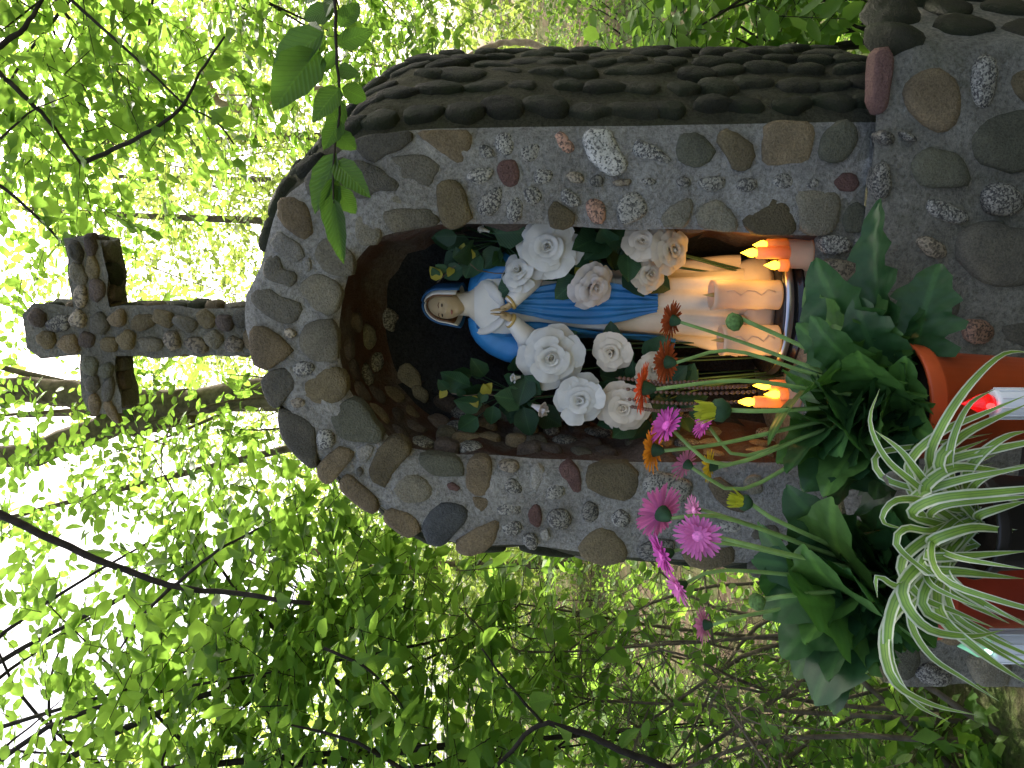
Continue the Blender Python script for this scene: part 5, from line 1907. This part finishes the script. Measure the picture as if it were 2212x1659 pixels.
class Foliage:
    """leaf sprays gathered for one crown, and the twigs that carry them"""

    def __init__(self):
        self.V, self.T, self.tv, self.tt, self.n, self.m = [], [], [], [], 0, 0

    def add(self, V, T):
        self.V.append(V)
        self.T.append(T + self.n)
        self.n += len(V)

    def sprays(self, org, dr, length, K, size, tpl, twig=0.0, droop=.25, flat=.8):
        N = len(org)
        dr = unit(dr)
        t = (np.arange(K) + .6) / K
        P = org[:, None] + dr[:, None] * (length[:, None] * t[None])[..., None]
        P[..., 2] -= (length[:, None] * t[None]) ** 2 * droop * .5
        up = np.zeros((N, 1, 3)) + np.array([0, 0, 1.0])
        up = up + rng.normal(size=(N, 1, 3)) * (1 - flat) * 1.2
        lat = unit(np.cross(up, dr[:, None]))
        sgn = np.where(np.arange(K) % 2 == 0, 1.0, -1.0)[None, :, None]
        ax = dr[:, None] * .65 + lat * sgn * .9 + rng.normal(size=(N, K, 3)) * .28
        ax[..., 2] -= droop
        nr = up + rng.normal(size=(N, K, 3)) * .45
        sz = size * (.45 + .85 * rng.random((N, K)) ** .8) * (1 - .25 * np.abs(t - .5))[None]
        V, T = leaves_np(P.reshape(-1, 3), ax.reshape(-1, 3), nr.reshape(-1, 3), sz.reshape(-1), tpl)
        self.add(V, T)
        if twig > 0:
            e = org + dr * length[:, None]
            e[:, 2] -= length ** 2 * droop * .5
            self.twigs(org, e, twig)

    def twigs(self, a, b, r):
        d = unit(b - a)
        u = unit(np.cross(d, np.array([.3, .2, .93])))
        v = np.cross(d, u)
        N = len(a)
        ring = []
        for k in range(3):
            w_ = 2 * math.pi * k / 3
            o = u * math.cos(w_) + v * math.sin(w_)
            ring.append(a + o * r)
            ring.append(b + o * r * .5)
        V = np.stack(ring, 1).reshape(-1, 3)
        f = np.array([(0, 2, 3), (0, 3, 1), (2, 4, 5), (2, 5, 3), (4, 0, 1), (4, 1, 5)])
        T = (f[None] + (np.arange(N) * 6)[:, None, None]).reshape(-1, 3)
        self.tv.append(V)
        self.tt.append(T + self.m)
        self.m += len(V)

    def put(self, root, mat, bark, name='crown'):
        if self.V:
            o = put(name, mesh_np(name, np.concatenate(self.V), np.concatenate(self.T)), mat, root)
            o['kind'] = 'stuff'
        if self.tv:
            o = put('twigs', mesh_np('twigs', np.concatenate(self.tv), np.concatenate(self.tt)), bark, root)
            o['kind'] = 'stuff'


BLM = [leaf_mesh('beech_leaf', c, 1, w_, 9) for c, w_ in ((.1, .95), (.25, 1.05), (.4, .9))]
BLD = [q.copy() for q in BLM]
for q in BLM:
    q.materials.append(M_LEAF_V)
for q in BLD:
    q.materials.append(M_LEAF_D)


def branch(root, pts, r0, r1, bark=None, name='branch', n=None):
    P = catmull(pts, n or max(8, len(pts) * 4))
    m = MB()
    k = len(P) - 1
    m.tube([p + Vector((random.uniform(-1, 1), random.uniform(-1, 1), random.uniform(-1, 1))) * r0 * .25 for p in P], [r0 + (r1 - r0) * i / k for i in range(k + 1)], 8)
    return m.put(name, bark or M_BARK_D, root), P


def leafy(root, P, n, size, meshes, spread=.03):
    """single leaves set along a branch, each an object of its own"""
    for k in range(n):
        i = random.randrange(len(P) // 4, len(P))
        p = P[i]
        t = (P[min(i + 1, len(P) - 1)] - P[max(0, i - 1)]).normalized()
        sd = t.cross(Vector((random.uniform(-.5, .5), random.uniform(-.5, .5), 1))).normalized() * random.choice((-1, 1))
        d = t * random.uniform(.1, .8) + sd + Vector((0, 0, random.uniform(-.7, .2)))
        put('leaf', random.choice(meshes), None, root, axes_M(p + sd * random.uniform(0, spread), d, Vector((random.uniform(-.7, .7), random.uniform(-.9, .3), 1)), size * random.uniform(.65, 1.15)))


def tree(name, label, foot, top, r, clouds, leafmat, bark, group=None, cat='tree', limbs=6, tpl=L4, lean=None):
    """clouds: (centre, radii, sprays, leaves per spray, leaf size, twig length)"""
    root = empty(name, foot, label, cat, group)
    foot, top = Vector(foot), Vector(top)
    mid = [foot.lerp(top, f) + Vector((random.uniform(-1, 1), random.uniform(-1, 1), 0)) * r * 1.3 for f in (.25, .5, .75)]
    pts = [foot - Vector((0, 0, .05))] + (lean or mid) + [top]
    P = catmull(pts, 26)
    m = MB()
    m.tube(P, [r * (1.25 if i == 0 else 1.0) * (1 - .55 * i / 25) for i in range(26)], 12)
    m.put('trunk', bark, root)
    fo = Foliage()
    for (c, rr, N, K, size, tl) in clouds:
        c = Vector(c)
        org = in_ellipsoid(c, rr, N)
        dr = rng.normal(size=(N, 3)) * np.array([1, 1, .45])[None] + (org - np.array(c)[None]) / max(rr) * .8
        fo.sprays(org, dr, rng.uniform(.6, 1.2, N) * tl, K, size, tpl, .0022 if tpl is not L2 else .004)
        for k in range(limbs):
            i = random.randrange(8, 26)
            e = Vector(in_ellipsoid(c, [q * .8 for q in rr], 1)[0])
            s = P[i]
            md = s.lerp(e, .5) + Vector((random.uniform(-.1, .1), random.uniform(-.1, .1), .12 * (e - s).length))
            branch(root, [s, md, e], min(r * .22, .006 + .008 * (e - s).length * r * 6), .002, bark, 'limb', 10)
    fo.put(root, leafmat, bark)
    return root, P


# --- the forked tree behind the cross
f0 = at_d(1106, 880, 5.0)
f0.z = 0.25
fk = at_d(345, 880, 5.0)
T1, P = tree('forked_tree', 'forked tree with furrowed brown bark rising behind the left arm of the cross', f0, fk, .17,
             [(at_d(150, 940, 4.6), (1.2, .9, .9), 170, 9, .075, .35), (at_d(430, 900, 4.4), (.5, .6, .6), 50, 9, .07, .3), (at_d(-500, 900, 5.0), (2.2, 1.6, 1.4), 300, 9, .08, .4)], M_LEAF, M_BARK, limbs=3)
branch(T1, [fk - Vector((0, 0, .2)), at_d(200, 862, 5.0), at_d(60, 845, 5.05), at_d(-300, 838, 5.2)], .105, .06, M_BARK, 'stem', 16)
branch(T1, [fk - Vector((0, 0, .2)), at_d(230, 925, 5.0), at_d(80, 975, 4.95), at_d(-150, 1010, 5.0), at_d(-400, 1030, 5.0)], .095, .05, M_BARK, 'stem', 16)

# --- pale leaning sapling, upper right
g = at_d(900, 170, 6.0)
g.z = .3
T2, P = tree('leaning_sapling', 'slender pale barked sapling bent over to the right of the cross', g, at_d(400, 40, 6.0), .055,
             [(at_d(300, 120, 6.0), (1.2, .9, 1.1), 220, 8, .075, .35)], M_LEAF_F, M_BARK_P, limbs=4,
             lean=[at_d(700, 195, 6.0), at_d(595, 214, 6.0), at_d(507, 236, 6.0), at_d(457, 200, 6.0)])

# --- beech whose boughs fill the picture on the side of the left shoulder of the arch
b0 = at_d(1700, 1760, 3.2)
b0.z = 0
T3, P = tree('young_beech', 'young beech with broad leafy boughs beside the left shoulder of the arch', b0, at_d(-500, 1800, 3.4), .10,
             [(at_d(900, 1520, 2.9), (.55, .6, .55), 150, 9, .088, .3), (at_d(600, 1450, 3.1), (.7, .6, .5), 170, 9, .088, .3), (at_d(1150, 1450, 3.4), (.6, .7, .5), 130, 9, .085, .3),
              (at_d(300, 1560, 3.2), (.7, .7, .5), 150, 9, .088, .3), (at_d(700, 1200, 3.6), (.5, .6, .6), 110, 9, .085, .3), (at_d(80, 1250, 3.6), (.7, .7, .5), 45, 9, .07, .3), (at_d(400, 1180, 3.8), (.7, .7, .5), 55, 9, .07, .3),
              (at_d(1450, 1580, 3.2), (.4, .6, .5), 70, 9, .065, .3), (at_d(1850, 1600, 3.0), (.5, .5, .45), 80, 9, .065, .25)], M_LEAF, M_BARK_D, limbs=3)
for pts, r0, n in (([(-200, 1040), (0, 1112), (180, 1195), (370, 1265), (500, 1280), (600, 1297), (670, 1300)], .014, 10), ([(380, 1262), (470, 1190), (560, 1140)], .006, 10), ([(370, 1268), (300, 1340), (250, 1420)], .006, 12),
                   ([(1450, 1665), (1330, 1615), (1263, 1586), (1172, 1563), (1106, 1620), (1050, 1680)], .012, 6), ([(1172, 1563), (1100, 1480), (1040, 1400)], .005, 12), ([(900, 1680), (760, 1600), (600, 1560)], .007, 14),
                   ([(700, 1400), (800, 1450), (900, 1560)], .005, 14)):
    o, P = branch(T3, [at_d(x, y, 2.3) for x, y in pts], r0, r0 * .45)
    leafy(T3, P, n, .07, BLM, .05)

# --- beech whose boughs enter from the upper right
b1 = at_d(1500, -560, 3.6)
b1.z = 0
T4, P = tree('overhanging_beech', 'beech with dark thin boughs reaching over the cross from the upper right', b1, at_d(-400, -420, 3.6), .11,
             [(at_d(120, 110, 3.0), (.6, .6, .45), 130, 9, .08, .3), (at_d(330, 130, 4.0), (.8, .8, .6), 150, 9, .08, .3), (at_d(700, 60, 4.2), (.8, .7, .5), 170, 9, .08, .3), (at_d(60, 380, 4.0), (.6, .7, .4), 70, 9, .08, .3),
              (at_d(880, 120, 4.2), (.4, .5, .4), 60, 9, .065, .3)], M_LEAF, M_BARK_D, limbs=3)
for pts, r0, n in (([(-60, 120), (0, 98), (60, 50), (110, -40)], .012, 5), ([(-60, 110), (0, 160), (100, 255), (150, 320), (175, 354)], .010, 10), ([(175, 354), (250, 320), (330, 280), (392, 232), (430, 160), (485, 80)], .008, 12),
                   ([(130, -20), (220, 60), (320, 150), (400, 225), (470, 265), (505, 310)], .006, 16), ([(-20, 385), (60, 450), (150, 540), (190, 590)], .006, 14), ([(0, 300), (70, 240), (150, 205)], .004, 8)):
    o, P = branch(T4, [at_d(x, y, 2.5) for x, y in pts], r0, r0 * .4)
    leafy(T4, P, n, .065, BLM, .05)

# --- unseen tall beech, added so that its crown keeps the shrine in shade
q0 = Vector((2.6, 2.4, 0))
tree('shade_beech', 'unseen tall beech added to shade the shrine from behind', q0, q0 + Vector((-.4, -.1, 6.2)), .16,
     [((.25, 1.75, 5.0), (1.7, 1.0, .75), 420, 9, .085, .4), ((1.5, 2.0, 5.4), (1.4, 1.2, .9), 300, 9, .085, .4), ((1.4, 1.0, 4.6), (.8, .7, .6), 150, 9, .085, .4)], M_LEAF, M_BARK, limbs=4)

# --- hornbeam twig hanging right in front of the arch's shoulder
h0 = at_d(1750, -420, 1.25)
h0.z = 0
T5 = empty('hornbeam_sapling', h0, 'hornbeam sapling with large dark ribbed leaves hanging before the arch shoulder', 'tree')
m = MB()
hp = [h0, h0 + Vector((.05, .03, .9)), h0.lerp(at_d(700, -300, 1.22), .8) + Vector((0, 0, .1)), at_d(690, -280, 1.22)]
m.tube(catmull(hp, 16), [.014 - .009 * i / 15 for i in range(16)], 8)
m.put('trunk', M_BARK_D, T5)
o, P = branch(T5, [at_d(690, -285, 1.22), at_d(700, -120, 1.21), at_d(722, 0, 1.2), at_d(728, 130, 1.19), at_d(735, 240, 1.18), at_d(722, 330, 1.17), at_d(720, 440, 1.16)], .004, .0012)
HL = [((700, 70), (560, 150), 1.2, 1.0), ((690, 110), (585, 215), 1.2, 1.0), ((735, 60), (775, 0), 1.2, 1.0), ((728, 95), (800, 70), 1.2, 1.0), ((700, 80), (640, 60), 1.22, .8), ((735, 190), (675, 245), 1.18, 1.1), ((738, 190), (795, 215), 1.18, 1.1),
      ((735, 260), (700, 312), 1.18, .9), ((730, 150), (770, 160), 1.21, 1.0), ((725, 0), (680, 30), 1.2, .9), ((728, 110), (690, 160), 1.2, .7), ((726, 330), (672, 460), 1.17, .8), ((724, 350), (780, 400), 1.17, .9), ((722, 400), (775, 470), 1.17, .9),
      ((722, 430), (730, 560), 1.16, .55), ((724, 380), (700, 490), 1.17, .6), ((722, -40), (640, -10), 1.2, 1.0), ((724, 20), (650, 40), 1.23, .8), ((722, 280), (770, 330), 1.19, 1.0), ((735, 215), (715, 300), 1.2, .8)]
for (x0, y0), (x1, y1), d, wd in HL:
    a, b = at_d(x0, y0, d), at_d(x1, y1, d + random.uniform(-.04, .04))
    L = (b - a).length
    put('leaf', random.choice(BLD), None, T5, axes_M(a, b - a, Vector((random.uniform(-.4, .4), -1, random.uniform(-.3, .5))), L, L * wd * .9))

fo = Foliage()  # out-of-view leaf cloud, added to keep skylight off the niche's right side
for c_, r_, n_ in (((1.5, .05, 1.25), (.42, .7, .95), 330), ((1.35, -.1, 2.3), (.5, .6, .4), 130)):
    org = in_ellipsoid(c_, r_, n_)
    fo.sprays(org, rng.normal(size=(n_, 3)) * np.array([1, 1, .5]), rng.uniform(.15, .3, n_), 8, .08, L4, .002)
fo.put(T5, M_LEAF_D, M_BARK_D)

# --- hazel shrub right behind the niche
def shrub(name, label, foot, h, clouds, mat, bark, group=None, stems=6, tpl=L4, cat='shrub'):
    root = empty(name, foot, label, cat, group)
    foot = Vector(foot)
    fo = Foliage()
    for (c, rr, N, K, size, tl) in clouds:
        c = Vector(c)
        for k in range(stems):
            e = Vector(in_ellipsoid(c, [q * .9 for q in rr], 1)[0])
            s = foot + Vector((random.uniform(-.12, .12), random.uniform(-.12, .12), -.03))
            md = s.lerp(e, .5) + Vector((random.uniform(-.15, .15), random.uniform(-.15, .15), .15))
            branch(root, [s, md, e], .012, .003, bark, 'stem', 10)
        org = in_ellipsoid(c, rr, N)
        dr = rng.normal(size=(N, 3)) * np.array([1, 1, .6])[None]
        fo.sprays(org, dr, rng.uniform(.6, 1.2, N) * tl, K, size, tpl, .0018)
    fo.put(root, mat, bark, 'foliage')
    return root


c = at_d(1700, 20, 2.9)
shrub('hazel_shrub', 'bright hazel shrub with broad toothed leaves behind the mossy side', (c.x, c.y, 0), 1.5,
      [(at_d(1480, 50, 2.7), (.28, .4, .3), 75, 7, .075, .22), (at_d(1750, 30, 2.8), (.3, .4, .3), 90, 7, .07, .22), (at_d(1640, -200, 2.9), (.4, .5, .5), 90, 7, .075, .22)], M_LEAF, M_BARK_D)

# --- tangled thicket of bare twigs on the left
for k, (x, y, d, lab) in enumerate([(1450, 1420, 2.9, 'tangled thicket of bare brown twigs beside the left jamb'), (1650, 1600, 2.7, 'thorny twig thicket beside the base under the young beech'), (1300, 1600, 3.6, 'bare thicket with upright dark stems behind the young beech')]):
    c = at_d(x, y, d)
    root = empty('thicket', (c.x, c.y, 0), lab, 'thicket')
    fo = Foliage()
    for s in range(9):
        a = Vector((c.x + random.uniform(-.35, .35), c.y + random.uniform(-.3, .4), -.03))
        e = c + Vector((random.uniform(-.6, .6), random.uniform(-.4, .4), random.uniform(-.2, .6)))
        md = a.lerp(e, .5) + Vector((random.uniform(-.25, .25), random.uniform(-.2, .2), random.uniform(0, .2)))
        o, P = branch(root, [a, md, e, e + Vector((random.uniform(-.3, .3), random.uniform(-.2, .2), random.uniform(-.1, .3)))], random.uniform(.007, .013), .003, M_BARK, 'stem', 14)
        A = np.array([P[random.randrange(5, 14)] for _ in range(22)])
        E = A + rng.normal(size=(22, 3)) * np.array([.17, .12, .15])
        fo.twigs(A, E, .0022)
        E2 = E + rng.normal(size=(22, 3)) * np.array([.1, .08, .1])
        fo.twigs(E, E2, .0015)
        fo.sprays(E2[:9], rng.normal(size=(9, 3)), np.full(9, .16), 6, .05, L4, .0012)
    fo.put(root, M_LEAF, M_BARK)

# --- bent pale branch lying on the bank at the right
root = empty('fallen_branch', at_d(1200, 120, 7.0), 'pale curved fallen branch lying on the bank beside the mossy side', 'branch')
root.location.z = 0.2
branch(root, [at_d(1215, 135, 7.0), at_d(1185, 110, 7.0), at_d(1130, 92, 7.05), at_d(1075, 96, 7.1), at_d(1020, 115, 7.1), at_d(985, 150, 7.2)], .035, .02, M_BARK_P, 'wood')


# --- the wood behind
def fwd(x, d):
    """ground point: sideways offset x metres, d metres ahead"""
    p = CAM + DV * d + RV * x
    return Vector((p.x, p.y, 0))


LAB = 'tall brown barked tree with sunlit yellow green crown standing in the wood behind'
for k, (x, d, h) in enumerate([(-9, 13, 9), (-6, 10, 8), (-3.2, 14, 6.5), (-.5, 17, 12), (2.2, 12, 10), (4.6, 15, 11), (7.2, 11, 8), (9.5, 16, 10), (-12, 18, 12), (12, 20, 12), (-5, 21, 8), (5.5, 23, 13), (0.8, 25, 14)]):
    f = fwd(x, d)
    f.z = .2
    cl = [(f + Vector((random.uniform(-.6, .6), 0, h * .62)), (2.4, 2.2, h * .30), 520, 9, .13, .7), (f + Vector((random.uniform(-1, 1), 0, h * .28)), (2.2, 1.8, h * .18), 300, 9, .12, .6)]
    bk = random.choice((M_BARK, M_BARK_P))
    tree('wood_tree', LAB if bk is M_BARK else 'tall pale barked tree with sunlit crown standing in the wood behind', f, f + Vector((random.uniform(-.6, .6), random.uniform(-.4, .4), h)), random.uniform(.07, .13), cl, M_LEAF_F, bk, 'trees in the wood' if bk is M_BARK else 'pale barked trees in the wood', limbs=3, tpl=L2)
LAB = 'low yellow green bush on the floor of the sunlit wood'
for k in range(16):
    d = random.uniform(6.5, 16)
    x = (k - 7.5) * .085 * d + random.uniform(-.4, .4)
    f = fwd(x, d)
    f.z = .1
    hh = random.uniform(.8, 1.7)
    lm = random.choice((M_LEAF_F, M_LEAF))
    shrub('bush', LAB if lm is M_LEAF_F else 'low deep green bush on the floor of the sunlit wood', f, hh, [(f + Vector((0, 0, hh * .6)), (1.1, .9, hh * .65), 130, 8, .09, .4)], lm, M_BARK_D, 'bushes in the wood' if lm is M_LEAF_F else 'deep green bushes in the wood', 3, L2)

# the far wood, one leafy mass round the clearing
fo = Foliage()
N = 9000
ang = rng.uniform(-.95, .95, N)
dist = rng.uniform(26, 46, N)
zz = rng.random(N) ** 1.3 * 17 * (1 - .5 * np.exp(-((ang + .26) / .16) ** 2))
org = np.stack([CAM.x + DV.x * dist * np.cos(ang) + RV.x * dist * np.sin(ang), CAM.y + DV.y * dist * np.cos(ang) + RV.y * dist * np.sin(ang), zz + .3], 1)
fo.sprays(org, rng.normal(size=(N, 3)), rng.uniform(.7, 1.4, N), 9, .3, L2, 0, .2, .5)
o = put('far_wood', mesh_np('far_wood', np.concatenate(fo.V), np.concatenate(fo.T)), M_LEAF_F)
o['kind'] = 'stuff'
o['label'] = 'far sunlit wood closing the view behind the shrine'

# undergrowth
fo = Foliage()
N = 5200
d = 2.6 + rng.random(N) ** 1.4 * 18
a = rng.uniform(-.75, .75, N)
org = np.stack([CAM.x + DV.x * d * np.cos(a) + RV.x * d * np.sin(a), CAM.y + DV.y * d * np.cos(a) + RV.y * d * np.sin(a), rng.random(N) * .12 + np.clip((d - 6.5) / 40, 0, 1) * 1.3], 1)
keep = (org[:, 1] > .9) | (np.abs(org[:, 0]) > 1.35)
org = org[keep]
dr = rng.normal(size=org.shape)
dr[:, 2] = np.abs(dr[:, 2]) + .5
fo.sprays(org, dr, rng.uniform(.08, .3, len(org)), 6, .08, L2, 0, .6, .5)
o = put('undergrowth', mesh_np('undergrowth', np.concatenate(fo.V), np.concatenate(fo.T)), M_LEAF)
o['kind'] = 'stuff'
o['label'] = 'low green undergrowth covering the forest floor'
